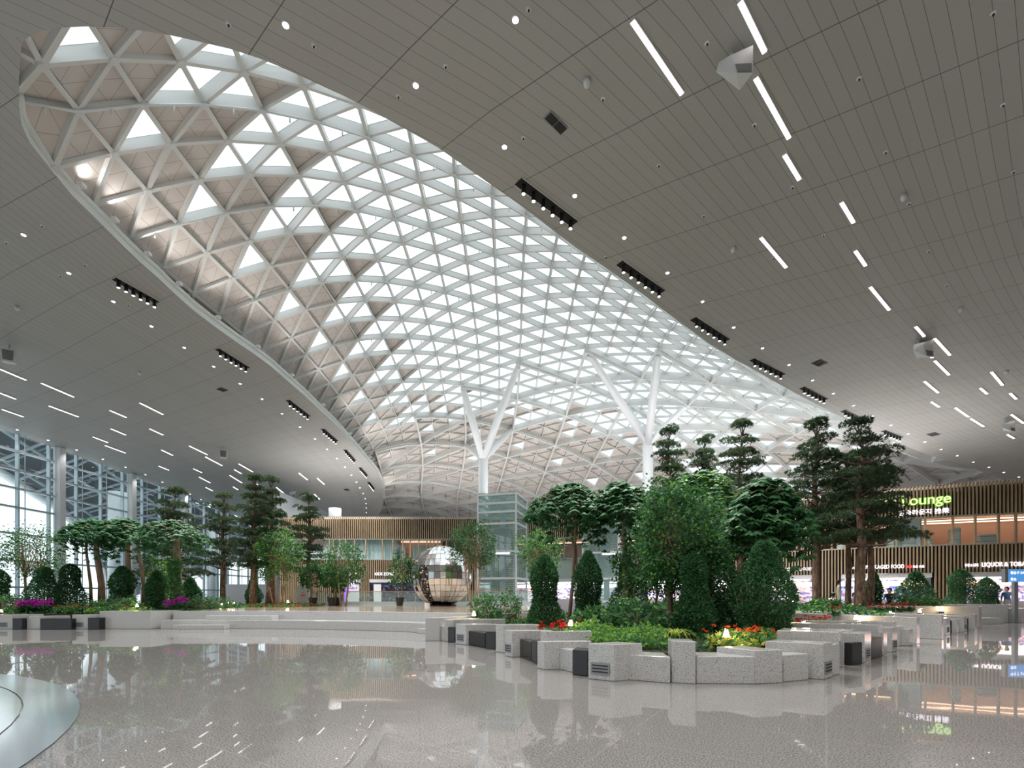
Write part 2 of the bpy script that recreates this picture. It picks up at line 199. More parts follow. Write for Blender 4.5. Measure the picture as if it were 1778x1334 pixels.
22:(-3,[-2233,6173,1369,-2098,6317,1506,-1954,6463,1625,-1802,6610,1725,-1644,6756,1807,-1479,6900,1870,-1308,7043,1916,-1131,7183,1947,-949,7320,1962,-762,7454,1963,-572,7585,1951,-378,7714,1926,-182,7839,1889,14,7962,1839,210,8081,1777,405,8197,1703,597,8309,1617,788,8415,1518,976,8516,1408]),
23:(-3,[-2286,6394,1372,-2149,6541,1504,-2003,6689,1616,-1849,6837,1711,-1690,6984,1786,-1524,7129,1844,-1352,7272,1885,-1175,7412,1911,-992,7548,1922,-805,7682,1918,-613,7812,1901,-418,7940,1870,-222,8064,1826,-25,8185,1769,171,8303,1700,366,8416,1618,557,8525,1523,746,8628,1416]),
24:(-3,[-2343,6615,1378,-2203,6765,1502,-2055,6915,1608,-1900,7064,1696,-1739,7212,1766,-1572,7358,1818,-1399,7500,1854,-1221,7640,1875,-1037,7776,1881,-849,7909,1872,-656,8038,1849,-459,8165,1812,-261,8288,1761,-63,8407,1697,133,8522,1619,326,8633,1528,517,8739,1425]),
25:(-3,[-2403,6837,1384,-2261,6990,1502,-2110,7141,1601,-1953,7292,1682,-1790,7440,1746,-1622,7586,1793,-1448,7729,1823,-1268,7868,1839,-1083,8003,1839,-892,8135,1824,-696,8263,1795,-498,8388,1751,-299,8510,1693,-101,8627,1621,95,8740,1535,287,8849,1435]),
26:(-3,[-2466,7061,1392,-2320,7216,1502,-2167,7369,1594,-2008,7520,1669,-1843,7669,1727,-1672,7815,1768,-1496,7957,1793,-1313,8096,1802,-1125,8230,1797,-932,8361,1776,-734,8488,1740,-534,8612,1689,-334,8731,1622,-136,8847,1542,58,8958,1447]),
27:(-3,[-2529,7287,1400,-2380,7444,1503,-2224,7598,1588,-2062,7750,1657,-1894,7899,1708,-1721,8045,1743,-1541,8187,1762,-1355,8325,1766,-1164,8458,1754,-968,8588,1726,-768,8713,1683,-567,8835,1623,-366,8952,1549,-170,9065,1459]),
28:(-3,[-2591,7516,1408,-2439,7673,1504,-2280,7829,1582,-2114,7981,1644,-1942,8131,1689,-1765,8277,1718,-1581,8418,1731,-1391,8555,1728,-1196,8687,1710,-998,8815,1675,-796,8938,1623,-594,9058,1555,-395,9173,1472]),
29:(-3,[-2651,7747,1415,-2495,7906,1504,-2331,8062,1576,-2162,8215,1631,-1985,8365,1670,-1802,8510,1692,-1614,8651,1699,-1420,8787,1689,-1222,8917,1663,-1021,9043,1620,-818,9165,1560,-616,9281,1483]),
30:(-3,[-2707,7981,1422,-2547,8140,1504,-2378,8297,1569,-2203,8451,1618,-2021,8601,1650,-1832,8746,1666,-1638,8886,1665,-1440,9020,1648,-1240,9149,1614,-1037,9273,1563,-834,9391,1494]),
31:(-3,[-2760,8217,1429,-2594,8377,1503,-2420,8535,1562,-2238,8689,1604,-2049,8839,1629,-1854,8984,1638,-1655,9123,1630,-1453,9256,1605,-1250,9383,1563,-1047,9503,1504]),
}

# ------------------------------------------------------------------ mesh helpers
class MB:
    """collects boxes, prisms, tubes and quads and links them as ONE mesh object"""
    def __init__(s): s.v = []; s.f = []; s.m = []; s.uv = []
    def poly(s, pts, mi=0, uv=None):
        n = len(s.v); s.v += [tuple(p) for p in pts]; s.f.append(tuple(range(n, n+len(pts)))); s.m.append(mi); s.uv.append(uv); return s
    def faces(s, vs, fs, mi=0):
        n = len(s.v); s.v += [tuple(p) for p in vs]
        for f in fs: s.f.append(tuple(n+i for i in f)); s.m.append(mi); s.uv.append(None)
        return s
    def hexa(s, p, mi=0):     # 8 corners: bottom ring 0-3, top ring 4-7
        return s.faces(p, [(3,2,1,0),(4,5,6,7),(0,1,5,4),(1,2,6,5),(2,3,7,6),(3,0,4,7)], mi)
    def box(s, c, size, rz=0, mi=0):
        a, b, h = size[0]/2, size[1]/2, size[2]/2; co, si = math.cos(rz), math.sin(rz)
        ring = [(-a,-b),(a,-b),(a,b),(-a,b)]; r = [(c[0]+x*co-y*si, c[1]+x*si+y*co) for x, y in ring]
        return s.hexa([(x, y, c[2]-h) for x, y in r]+[(x, y, c[2]+h) for x, y in r], mi)
    def prism(s, ring, z0, z1, mi=0):
        n = len(ring); vs = [(x, y, z0) for x, y in ring]+[(x, y, z1) for x, y in ring]
        return s.faces(vs, [tuple(reversed(range(n))), tuple(range(n, 2*n))]+[(i, (i+1) % n, n+(i+1) % n, n+i) for i in range(n)], mi)
    def bar(s, a, b, w, h, mi=0, up=(0,0,1)):
        a, b, up = Vector(a), Vector(b), Vector(up); d = (b-a).normalized(); sd = d.cross(up)
        sd = Vector((1,0,0)) if sd.length < 1e-4 else sd.normalized(); u = sd.cross(d); q = []
        for p in (a, b): q.append([p+sd*(-w/2)+u*(-h/2), p+sd*(w/2)+u*(-h/2), p+sd*(w/2)+u*(h/2), p+sd*(-w/2)+u*(h/2)])
        return s.hexa(q[0]+q[1], mi)
    def tube(s, pts, rad, n=8, mi=0, caps=True):
        pts = [Vector(p) for p in pts]; rad = rad if isinstance(rad, (list, tuple)) else [rad]*len(pts); rings = []
        for i, p in enumerate(pts):
            d = (pts[min(i+1, len(pts)-1)]-pts[max(i-1, 0)]).normalized(); ref = Vector((0,1,0)) if abs(d.y) < .8 else Vector((1,0,0))
            a = d.cross(ref).normalized(); b = d.cross(a); rings.append([p+(a*math.cos(2*PI*k/n)+b*math.sin(2*PI*k/n))*rad[i] for k in range(n)])
        vs = [v for r in rings for v in r]; fs = [(i*n+k, i*n+(k+1) % n, (i+1)*n+(k+1) % n, (i+1)*n+k) for i in range(len(pts)-1) for k in range(n)]
        if caps: fs += [tuple(reversed(range(n))), tuple(range((len(pts)-1)*n, len(pts)*n))]
        return s.faces(vs, fs, mi)
    def lathe(s, c, prof, n=16, mi=0):
        return s.tube([(c[0], c[1], c[2]+z) for r, z in prof], [max(r, .001) for r, z in prof], n, mi)
    def build(s, name, mats, parent=None, smooth=False, bevel=0):
        me = bpy.data.meshes.new(name); me.from_pydata(s.v, [], s.f)
        for x in (mats if isinstance(mats, (list, tuple)) else [mats]): me.materials.append(M[x] if isinstance(x, str) else x)
        me.polygons.foreach_set('material_index', s.m)
        if any(u is not None for u in s.uv):
            l = me.uv_layers.new(name='UVMap'); k = 0
            for f, u in zip(s.f, s.uv):
                for i in range(len(f)):
                    if u is not None: l.data[k].uv = u[i]
                    k += 1
        if smooth: me.polygons.foreach_set('use_smooth', [True]*len(me.polygons))
        me.update(); o = bpy.data.objects.new(name, me); COL.objects.link(o); o.parent = parent
        if bevel:
            b = o.modifiers.new('bevel', 'BEVEL'); b.width = bevel; b.segments = 2; b.limit_method = 'ANGLE'
        return o
PI = math.pi
def tag(o, label=None, cat=None, group=None, kind=None):
    if label: o['label'] = label
    if cat: o['category'] = cat
    if group: o['group'] = group
    if kind: o['kind'] = kind
    return o
def empty(name, loc=(0,0,0), rz=0, label=None, cat=None, group=None):
    o = bpy.data.objects.new(name, None); COL.objects.link(o); o.location = loc; o.rotation_euler = (0, 0, rz); o.empty_display_size = .1
    return tag(o, label, cat, group)
def copy_tree(o, parent=None):
    c = o.copy(); COL.objects.link(c); c.parent = parent
    for ch in [x for x in o.children]: copy_tree(ch, c)
    return c
def struct(o, label=None): return tag(o, label, kind='structure')
def ordinal(i): return ['first','second','third','fourth','fifth','sixth','seventh','eighth','ninth','tenth','eleventh','twelfth','thirteenth','fourteenth','fifteenth','sixteenth','seventeenth','eighteenth','nineteenth','twentieth','twenty first','twenty second','twenty third','twenty fourth','twenty fifth','twenty sixth'][i]
def in_poly(x, y, P):
    c = False; j = len(P)-1
    for i in range(len(P)):
        if (P[i][1] > y) != (P[j][1] > y) and x < (P[j][0]-P[i][0])*(y-P[i][1])/(P[j][1]-P[i][1])+P[i][0]: c = not c
        j = i
    return c

# ------------------------------------------------------------------ floor, stage deck, polished disc
b = MB(); b.poly([(-52,-36,0),(80,-36,0),(80,110,0),(-52,110,0)])
struct(b.build('floor', 'floor'), 'polished speckled granite floor')
C0 = (-13.0, 0.0)                                        # centre the steps and the floor disc are struck from
b = MB(); n = 96
for r0, r1, mi in ((9.15,9.7,0),(0,9.13,0)):
    for k in range(n):
        a0, a1 = 2*PI*k/n, 2*PI*(k+1)/n; P = lambda r, a: (C0[0]+r*math.cos(a), C0[1]+r*math.sin(a), .012)
        b.poly([P(r0,a0),P(r1,a0),P(r1,a1),P(r0,a1)] if r0 else [P(0,0),P(r1,a0),P(r1,a1)], mi)
tag(b.build('floor_medallion', 'disc'), 'large round polished blue grey metal disc set in the floor at lower left', 'floor disc')

def arc(r, a0, a1, n=40): return [(C0[0]+r*math.cos(a0+(a1-a0)*k/n), C0[1]+r*math.sin(a0+(a1-a0)*k/n)) for k in range(n+1)]
AR, AL = R(59.8), R(96.5)                                # right and left end of the steps
def arc_slab(name, r0, r1, a0, a1, z0, z1, m, label=None, parent=None, bev=.012):
    b = MB(); b.prism(arc(r1, a0, a1)+list(reversed(arc(r0, a0, a1))), z0, z1); return b.build(name, m, parent, bevel=bev)
st = empty('stage_steps', (0,0,0), label='wide curved granite seating steps up to the raised stage', cat='steps')
arc_slab('step', 21.35, 22.3, AR, AL, 0, .375, 'granite', parent=st)
arc_slab('step', 22.3, 23.0, AR, AL, 0, .752, 'granite', parent=st)
for a0, a1, rr in ((R(59.8),R(63.5),20.9),(R(88.5),R(94.5),20.95)):
    arc_slab('half_step', rr, 21.35, a0, a1, 0, .19, 'granite', parent=st)
for a0, a1 in ((R(59.8),R(62.5)),(R(84),R(92))):
    arc_slab('half_step', 21.75, 22.3, a0, a1, .37, .56, 'granite', parent=st)
dk = arc(23.0, AR, AL)
b = MB(); b.prism(dk+[(-17,37.5),(3,37.5),(1.5,24)], 0, .75)
struct(b.build('floor_deck', 'deck'), 'raised honey coloured stone stage deck')

# ------------------------------------------------------------------ plank ceiling with the leaf-shaped opening
HOLE_PX = [(38,72),(35,100),(33,150),(33,185),(38,218),(52,248),(75,277),(97,305),(126,340),(157,370),(185,398),(215,428),(245,457),(275,483),(300,507),(335,538),(370,565),(405,590),(440,614),(470,636),(500,662),(530,688),(555,712),(580,735),(603,760),(622,781),(638,800),(655,820),(664,838),(667,851),(665.7,868),(662,886),(655,902),(640,922),
 (1000,930),(1500,925),(1850,915),(1850,862),(1790,845),(1744,832),(1686,813),(1609,789),(1531,759),(1474,730),(1442,714),(1392,689),(1338,659),(1300,637),(1277,625),(1233,598),(1175,556),(1115,510),(1059,470),(1000,430),(950,392),(900,354),(850,319),(800,284),(760,256),(700,222),(650,194),(600,168),(548,144),(500,122),(455,103),(400,85),(340,71),(290,60),(245,53),(200,48),(150,46),(100,48),(75,54),(52,63)]
HOLE = [on_ceil(*p) for p in HOLE_PX if p[1] < 905]
hp = []                                                  # the outline in plan; its far end closes behind the shops
for p in HOLE: hp.append((p.x, p.y))
i_far = [i for i, p in enumerate(HOLE_PX) if p[1] < 905].index(32)
hp = hp[:33]+[(-24,90),(-20,100),(0,108),(30,104),(60,88),(72,66)]+hp[33:]
hp = [p for p in hp if p[1] < 120]
LR_PX = [(41,407),(119.5,473.5),(197,523),(263,566),(320,603),(371,636),(417,666),(455,692.5),(490,718),(521,741),(547,762),(568,780),(585,796),(599,811),(610,825),(619,837),(625,847),(630.5,857),(634,866),(635.5,874.6),(636,882),(636,890)]
RR_PX = [(496,42),(722,147),(876,254),(998,339),(1084,412),(1159,473),(1220,523),(1274,568),(1324,604),(1370,633),(1411,660),(1447,683),(1482,704),(1515,722),(1547,738),(1577,753),(1606,767),(1634,780),(1662,791),(1690,802),(1717,811),(1743,820),(1769,828)]
LC = [on_ceil(*p) for p in LR_PX]; RC = [on_ceil(*p) for p in RR_PX]
def field(pts, skew, per, phase):
    P = np.array([(p.x, p.y) for p in pts]); n = 4
    # smooth guide curve the planks run along, extended straight at both ends
    P = P[::2]
    d0 = P[0]-P[1]; d1 = P[-1]-P[-2]; P = np.vstack([P[0]+d0/np.linalg.norm(d0)*60, P, P[-1]+d1/np.linalg.norm(d1)*60]); S = np.concatenate([[0], np.cumsum(np.linalg.norm(np.diff(P, axis=0), axis=1))])
    S -= S[1]
    def uv(x, y):
        num = u_s = v_s = 0
        for i in range(len(P)-1):
            a, q = P[i], P[i+1]; d = q-a; l = np.hypot(*d); d = d/l; r = np.array((x, y))-a; t = min(max(r@d, 0), l); c = a+d*t; dist = math.hypot(x-c[0], y-c[1]); v = d[0]*r[1]-d[1]*r[0]
            wgt = 1/(dist+.5)**6; num += wgt; u_s += wgt*(S[i]+r@d); v_s += wgt*v
        return (u_s/num+skew*v_s/num-phase)/per, v_s/num
    return uv
LUV, RUV = field(LC, -.364, 2.36, 0), field(RC, .383, 3.05, 0)
pR, pL = on_ceil(1000, 92), on_ceil(100, 432)              # a cross joint passes here on either side
LUV, RUV = field(LC, -.364, 2.36, LUV(pL.x, pL.y)[0]*2.36), field(RC, .383, 3.05, RUV(pR.x, pR.y)[0]*3.05)
APEX = hp[0]; MIT = (-.42, -.91)
def left_side(x, y):
    if y > APEX[1]+4 and x < -10: return True
    return (x-APEX[0])*MIT[1]-(y-APEX[1])*MIT[0] > 0 if y < APEX[1]+1 else x < APEX[0]
WX = lambda y: -43.13                         # plan line of the left window wall
outer = [(WX(-36),-36),(75,-36),(75,60),(73,96),(30,112),(-26,112),(WX(100),100)]
outer = [tuple(Vector(a).lerp(Vector(c), t/n_)) for a, c in zip(outer, outer[1:]+outer[:1]) for n_ in [max(1, int((Vector(c)-Vector(a)).length/2.6))] for t in range(n_)]
pts = [Vector(p) for p in outer]; no_ = len(pts); pts += [Vector(p) for p in hp]; nh = len(hp)
edges = [(i, (i+1) % no_) for i in range(no_)]+[(no_+i, no_+(i+1) % nh) for i in range(nh)]
ms = Vector((APEX[0]+MIT[0]*.05, APEX[1]+MIT[1]*.05)); me_ = Vector((APEX[0]+MIT[0]*28, APEX[1]+MIT[1]*28))
k0 = len(pts); pts += [Vector(APEX).lerp(me_, t/14) for t in range(1, 15)]; edges += [(no_, k0)]+[(k0+i, k0+i+1) for i in range(13)]
for gx in np.arange(-50, 75, 2.6):
    for gy in np.arange(-35, 112, 2.6):
        x, y = gx+.3*math.sin(gy*7), gy+.3*math.cos(gx*5)
        if in_poly(x, y, outer) and not in_poly(x, y, hp) and min(math.hypot(x-p[0], y-p[1]) for p in outer) > .8:
            if min(math.hypot(x-p[0], y-p[1]) for p in hp) > .7 and abs((x-APEX[0])*MIT[1]-(y-APEX[1])*MIT[0]) > .5: pts.append(Vector((x, y)))
vo, eo, fo = geometry.delaunay_2d_cdt(pts, edges, [], 0, 1e-4)[:3]
b = MB()
for f in fo:
    q = [vo[i] for i in f]; cx = sum(p.x for p in q)/3; cy = sum(p.y for p in q)/3
    if in_poly(cx, cy, hp) or not in_poly(cx, cy, outer): continue
    U = LUV if left_side(cx, cy) else RUV
    b.poly([(p.x, p.y, ceil_z(p.x, p.y)) for p in q], 0, [U(p.x, p.y) for p in q])
struct(b.build('ceiling', 'ceiling'), 'grey plank ceiling round the skylight opening')
b = MB()                                                 # white upstand round the opening
for i in range(nh):
    a, c = hp[i], hp[(i+1) % nh]
    if a[1] > 84 and c[1] > 84: continue
    b.poly([(a[0],a[1],ceil_z(*a)),(c[0],c[1],ceil_z(*c)),(c[0],c[1],ceil_z(*c)+.6),(a[0],a[1],ceil_z(*a)+.6)])
struct(b.build('trim_1', 'rim'), 'white rim of the skylight opening')
b = MB()
rim = [Vector((p[0], p[1], ceil_z(*p)+.42)) for p in hp[3:32]]
b.tube(rim, .12, 8); tag(b.build('gutter_pipe', 'rim', smooth=True), 'white edge pipe running along the left rim of the skylight', 'pipe')

# ------------------------------------------------------------------ triangular roof shell
ND = {}
for j, (i0, a) in NODE_ROWS.items():
    for k in range(len(a)//3): ND[(i0+k, j)] = Vector((a[3*k]/100, a[3*k+1]/100, a[3*k+2]/100+EYE))
def nrm(k):
    i, j = k; n = Vector((0,0,0)); c = ND[k]; ring = [(1,0),(0,1),(-1,1),(-1,0),(0,-1),(1,-1)]
    for q in range(6):
        p, r = ring[q], ring[(q+1) % 6]; A, B = (i+p[0], j+p[1]), (i+r[0], j+r[1])
        if A in ND and B in ND: n += (ND[A]-c).cross(ND[B]-c)
    return n.normalized() if n.z >= 0 else (-n).normalized()
def grow(k, a, c):
    if k not in ND and a in ND and c in ND: q = ND[a]*2-ND[c]; q.z = max(q.z, ceil_z(q.x, q.y)+.45); ND[k] = q
for i in range(20, 42):
    for j in range(-3, 16): grow((i,j), (i-1,j), (i-2,j))
for j in range(28, 38):
    for i in range(-3, 12): grow((i,j), (i,j-1), (i,j-2))
for k, p in ND.items():
    if not in_poly(p.x, p.y, hp) and p.y < 90: p.z = max(p.z, ceil_z(p.x, p.y)+.45)
NN = {k: nrm(k) for k in ND}
DEP = .42
RIM_W, ROOF_W = 300, 1800
def proj(p): return (CX+F*p.x/p.y, HY-F*(p.z-EYE)/p.y)
hole_scr = hp
def seen(p):       # does the sight line from the hall floor to p pass through the opening
    if p.y < 5: return False
    lo, hi = 0.0, 1.0
    for _ in range(24):
        t = (lo+hi)/2; x, y, z = p.x*t, p.y*t, EYE+(p.z-EYE)*t
        if z < ceil_z(x, y): lo = t
        else: hi = t
    return in_poly(p.x*lo, p.y*lo, hp)
roof = empty('roof_shell', (0,0,0), label='domed triangular lattice roof shell with glass and beige panels', cat='roof')
def keep(p): return p.y > 6 and p.x > -30
beams = []
for k in ND:
    for d in ((1,0),(0,1),(1,-1)):
        k2 = (k[0]+d[0], k[1]+d[1])
        if k2 not in ND: continue
        mid = (ND[k]+ND[k2])/2
        if mid.z < ceil_z(mid.x, mid.y)-.3 or not keep(mid): continue
        far = (k[0]+k[1]+k2[0]+k2[1])/2 > 19.2
        prim = (d == (1,0) and k[1] % 3 == 1) or (d == (0,1) and k[0] % 3 == 0) or (d == (1,-1) and (k[0]+k[1]) % 3 == 1)
        beams.append((k, k2, prim, far, seen(mid), (ND[k2]-ND[k]).length/mid.y))
def beam_mesh(b, k, k2, prim, far):
    a, c = ND[k], ND[k2]; na, nc = NN[k], NN[k2]; d = (c-a).normalized()
    w2, z0, z1 = (.065, 0, DEP) if not far else ((.095, -.4, DEP) if prim else (.045, .16, DEP))
    if not far: w2 = max(.05, .09-.002*max(0, a.y-20)) if (k[0] > 1) else .09
    sa, sc = d.cross(na).normalized()*w2, d.cross(nc).normalized()*w2
    b.hexa([a-sa+na*z0, a+sa+na*z0, c+sc+nc*z0, c-sc+nc*z0, a-sa+na*z1, a+sa+na*z1, c+sc+nc*z1, c-sc+nc*z1])
beams.sort(key=lambda t: -(t[5] if t[4] else 0))
for t in beams[:100]: b = MB(); beam_mesh(b, *t[:4]); b.build('beam', 'beam', roof)
b = MB()
for t in beams[100:]: beam_mesh(b, *t[:4])
tag(b.build('beam', 'beam', roof), kind='stuff')
def is_glass(up, i, j):
    e = j+.28*i
    if i+j < -1 or i < 0: return False
    if up and i == 0: return j % 2 == 0 and j < 18
    if up and i == 1: return j % 2 == 1 and j < 18
    if i == 1 or i == 0: return False
    if i == 2 and not up and j % 2 == 1 and j > -1: return False
    if i == 3 and not up and j % 2 == 0: return False
    if e > 17.6: return up and (i % 3 == 0) and (j % 3 == 0) and e < 23
    if e > 16: return up or (i+j) % 3 == 0
    if e > 14.6: return up or (i+2*j) % 4 != 0
    if i > 27: return False
    if i > 22 and (j > 2 or i > 25): return up and (i+j) % 3 == 0
    return True
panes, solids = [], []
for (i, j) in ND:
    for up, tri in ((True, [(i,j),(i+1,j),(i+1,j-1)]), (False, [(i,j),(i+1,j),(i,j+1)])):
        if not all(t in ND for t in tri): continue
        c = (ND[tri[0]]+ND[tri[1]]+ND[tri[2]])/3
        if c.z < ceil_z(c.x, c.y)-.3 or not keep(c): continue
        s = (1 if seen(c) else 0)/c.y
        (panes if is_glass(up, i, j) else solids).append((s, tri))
def tri_mesh(b, tri, h, uv=True):
    p = [ND[t]+NN[t]*h for t in tri]; n = (p[1]-p[0]).cross(p[2]-p[0]); u = [(0,0),(1,0),(0,1)]
    b.poly(p, 0, u if uv else None)
def h_of(nm, tri, h):
    if nm == 'glass_pane': return h
    i, j = tri[0]; return .17 if i <= 1 and i+j < 19 else (.27 if i+j < 19 else h)
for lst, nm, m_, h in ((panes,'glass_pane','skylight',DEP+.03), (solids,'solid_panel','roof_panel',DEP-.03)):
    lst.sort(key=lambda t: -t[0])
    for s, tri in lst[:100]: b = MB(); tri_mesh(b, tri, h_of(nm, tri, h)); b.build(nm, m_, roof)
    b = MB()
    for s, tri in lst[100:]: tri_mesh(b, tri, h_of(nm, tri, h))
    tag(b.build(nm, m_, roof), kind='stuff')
b = MB()                                                 # dark glazing gaskets on the inside of each pane
for s, tri in panes:
    p = [ND[t]+NN[t]*(DEP-.02) for t in tri]; c = (p[0]+p[1]+p[2])/3
    for q in range(3):
        a, d = p[q], p[(q+1) % 3]; b.poly([a.lerp(c,.09), d.lerp(c,.09), d.lerp(c,.135), a.lerp(c,.135)])
b.build('gasket', mat('grey_gasket', (.16,.18,.19), .6), roof)
b = MB()
for k, p in ND.items():
    if p.y < 40 and p.z > ceil_z(p.x, p.y) and keep(p): b.tube([p-NN[k]*.06, p+NN[k]*.3], .17, 8)
b.build('node_joint', 'beam', roof)
# sprinkler pipes hung under every third row of beams
for n_, j in enumerate(range(1, 29, 3)):
    ks = sorted(k for k in ND if k[1] == j and k[0] >= -1 and ND[k].z > ceil_z(ND[k].x, ND[k].y)+.2 and keep(ND[k]))
    if len(ks) < 3: continue
    ps = [ND[k]-NN[k]*.14+Vector((0,-.16,0)) for k in ks]; b = MB(); b.tube(ps, .05, 6)
    for a, c in zip(ps, ps[1:]): q = (a+c)/2; b.tube([q, q-Vector((0,0,.28))], .035, 5)
    o = tag(b.build('sprinkler_pipe', 'rim', smooth=True), 'thin white sprinkler pipe under the %s main beam row counted from the near end' % ordinal(n_), 'pipe', 'roof sprinkler pipes')

UPL = []
for i in range(8, 32, 2):                                # uplights on the rim and added ones on the shop roof wash the solid panels
    a, c = Vector((*hp[i], 0)), Vector((*hp[i+1], 0)); d = (c-a).normalized(); inn = Vector((-d.y, d.x, 0)); q = a+inn*.35
    if not in_poly(q.x, q.y, hp): inn = -inn; q = a+inn*.35
    UPL.append((Vector((q.x, q.y, ceil_z(q.x, q.y)+.5)), (inn+Vector((0,0,1.1))).normalized(), RIM_W*max(.05, min(1, (a.y-15)/22))))
for i, (x, y) in enumerate([(-10,62),(-6,70),(2,58),(10,58),(18,54),(26,50),(34,48),(-10,75),(6,72),(20,66),(34,60)]): UPL.append((Vector((x, y, 9.9)), Vector((0,0.15,1)).normalized(), ROOF_W))
for i, (p, d, W_) in enumerate(UPL):
    b = MB(); b.box((0,0,-.08), (.22,.22,.14)); o = tag(b.build('uplight', 'white'), ('small uplight on the skylight rim, ' if i < 12 else 'small added uplight on the shop roof, ')+ordinal(i if i < 12 else i-12)+' of its row', 'lamp', 'roof uplights'); o.location = p
    ld = bpy.data.lights.new('uplight_beam', 'SPOT'); ld.energy = W_; ld.spot_size = R(150); ld.spot_blend = .8; ld.color = (1,.95,.91); ld.shadow_soft_size = .15; lo = bpy.data.objects.new('uplight_beam', ld); COL.objects.link(lo); lo.location = p+d*.1; lo.rotation_euler = (-d).to_track_quat('Z', 'Y').to_euler()

# ------------------------------------------------------------------ tree columns carrying the shell
def tree_column(cx, cy, z0, zf, r, tips, label):
    t = empty('branching_column', (cx, cy, z0), label=label, cat='column', group='white branching roof columns')
    b = MB(); b.tube([(0,0,0),(0,0,zf-z0)], [r, r], 28); b.build('trunk', 'column', t, smooth=False)
    for k in tips:
        p = ND[k]-Vector((cx, cy, z0)); a = Vector((0,0,zf-z0-.5)); d = (p-a)
        b = MB(); b.tube([a, a+d*.5, a+d*.93, a+d*.99], [.46,.44,.34,.14], 14)
        o = b.build('branch', 'column', t, smooth=True)
        c = MB(); q = a+d*.96; c.box(q, (.5,.16,.7)); c.build('end_bracket', 'column', o)
tree_column(-3.6, 60.5, 0, topz(790, 60.5), .60, [(6,13),(9,10),(9,16),(6,19)], 'white branching column rising behind the glass lift left of centre')
tree_column(17.4, 62.0, 0, topz(765, 62), .66, [(12,7),(15,4),(18,7),(15,10)], 'white branching column right of centre behind the pine tops')

# ------------------------------------------------------------------ left window wall
wl = empty('wall_left', (0,0,0)); struct(wl, 'tall glazed curtain wall on the left')
def wpt(y, z, off=0): return Vector((WX(y)+off, y, z))
ys_m = [42.18+2.84*k for k in range(-27, 17)]
b = MB()
for y in ys_m:
    x = WX(y); zt = ceil_z(x, y); b.box((x, y, zt/2), (.30,.12,zt)); b.box((x+.42, y+.25, zt/2), (.05,.05,zt))
b.build('mullion', 'mullion', wl)
b = MB()
lv = [2.16,4.46,6.8,9.1,10.75,12.33,14.0]
for z in lv:
    for y0, y1 in zip(ys_m, ys_m[1:]): b.bar(wpt(y0,z), wpt(y1,z), .34, .15)
b.build('transom', 'mullion', wl)
b = MB()
for y0, y1 in zip(ys_m, ys_m[1:]): b.poly([wpt(y0,0,-.2), wpt(y1,0,-.2), wpt(y1,16.5,-.2), wpt(y0,16.5,-.2)])
b.build('glazing', 'glass', wl)
for n_ in range(-9, 5):
    y = 45.75+8.68*n_; x = WX(y)+.35; z = ceil_z(x, y); b = MB(); b.box((x, y, z/2), (.62,.62,z)); b.build('column', 'steel_white', wl)
b = MB(); b.bar(wpt(-35,.15), wpt(87,.15), .5, .3); b.build('sill', 'mullion', wl)
# white reveal wall that closes the hall between the window wall and the shops
b = MB(); b.box((-33.2, 74, 6.8), (5.4,.4,13.6)); b.box((-26.5, 64.0, 6.6), (.5,20,13.2))
struct(b.build('wall_end', mat('pale_end_wall', (.36,.41,.43), .5)), 'pale end wall beside the window wall')
b = MB(); b.tube([(-19.4,53,9.4),(-19.4,53,10.95)], .66, 24); struct(b.build('wall_drum', mat('grey_drum_paint', (.34,.38,.40), .5), smooth=True), 'white round shaft above the shop front roof')

b = MB(); b.box((14,-36.2,8.5), (130,.4,17)); struct(b.build('wall_rear', 'white'), 'plain wall behind the viewer')
b = MB(); b.box((75.2,30,8.5), (.4,133,17)); struct(b.build('wall_right', 'white'), 'plain wall far on the right')
# ------------------------------------------------------------------ canopy outside the windows
cn = empty('outdoor_canopy', (0,0,0), label='grey arched truss canopy seen outside through the left windows', cat='canopy')
E = [(-56,18,30),(-58,30,27),(-60,44,20.5),(-60,56.5,16.0),(-60,64.7,12.6),(-60,68.2,9.5),(-60,70.6,5.0),(-60,72,0)]
T = [(-49,18,34),(-49.5,30,31),(-50,44,27),(-50,60,22),(-50,72,18.5),(-50,84,15.5),(-50,95,13),(-50,105,12)]
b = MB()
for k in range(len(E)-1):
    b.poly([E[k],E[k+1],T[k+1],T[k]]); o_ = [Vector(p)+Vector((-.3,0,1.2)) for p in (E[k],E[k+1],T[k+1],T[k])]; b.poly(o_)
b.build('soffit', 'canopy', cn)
b = MB(); b.tube(E, .55, 10); b.build('edge_arch', 'steel_white', cn, smooth=True)
b = MB()
for k in range(22):
    y = 26+k*3.4; t = min(max((y-18)/87*7, 0), 6.99); i = int(t); e = Vector(E[i]).lerp(Vector(E[i+1]), t-i); q = Vector(T[i]).lerp(Vector(T[i+1]), t-i)
    b.tube([e-Vector((-1.2,0,.6)), q-Vector((0,0,1.2))], .17, 6)
    b.tube([e.lerp(q,.25)-Vector((0,0,1.6)), q-Vector((.5,-3,.4))], .12, 6); b.tube([e.lerp(q,.7)-Vector((0,0,1.8)), e.lerp(q,.3)-Vector((0,-3.2,.3))], .12, 6)
for tt in (.2,.45,.7,.95):
    P_ = [Vector(e).lerp(Vector(q), tt)-Vector((0,0,1.1)) for e, q in zip(E, T)]; b.tube(P_, .2, 6)
b.build('truss', 'truss_grey', cn)
b = MB(); b.tube([(-46.6,57.2,0),(-46.6,57.2,13.6)], .95, 20); b.tube([(-49.5,80,0),(-49.5,80,13)], .9, 16); b.build('post', 'steel_white', cn, smooth=True)

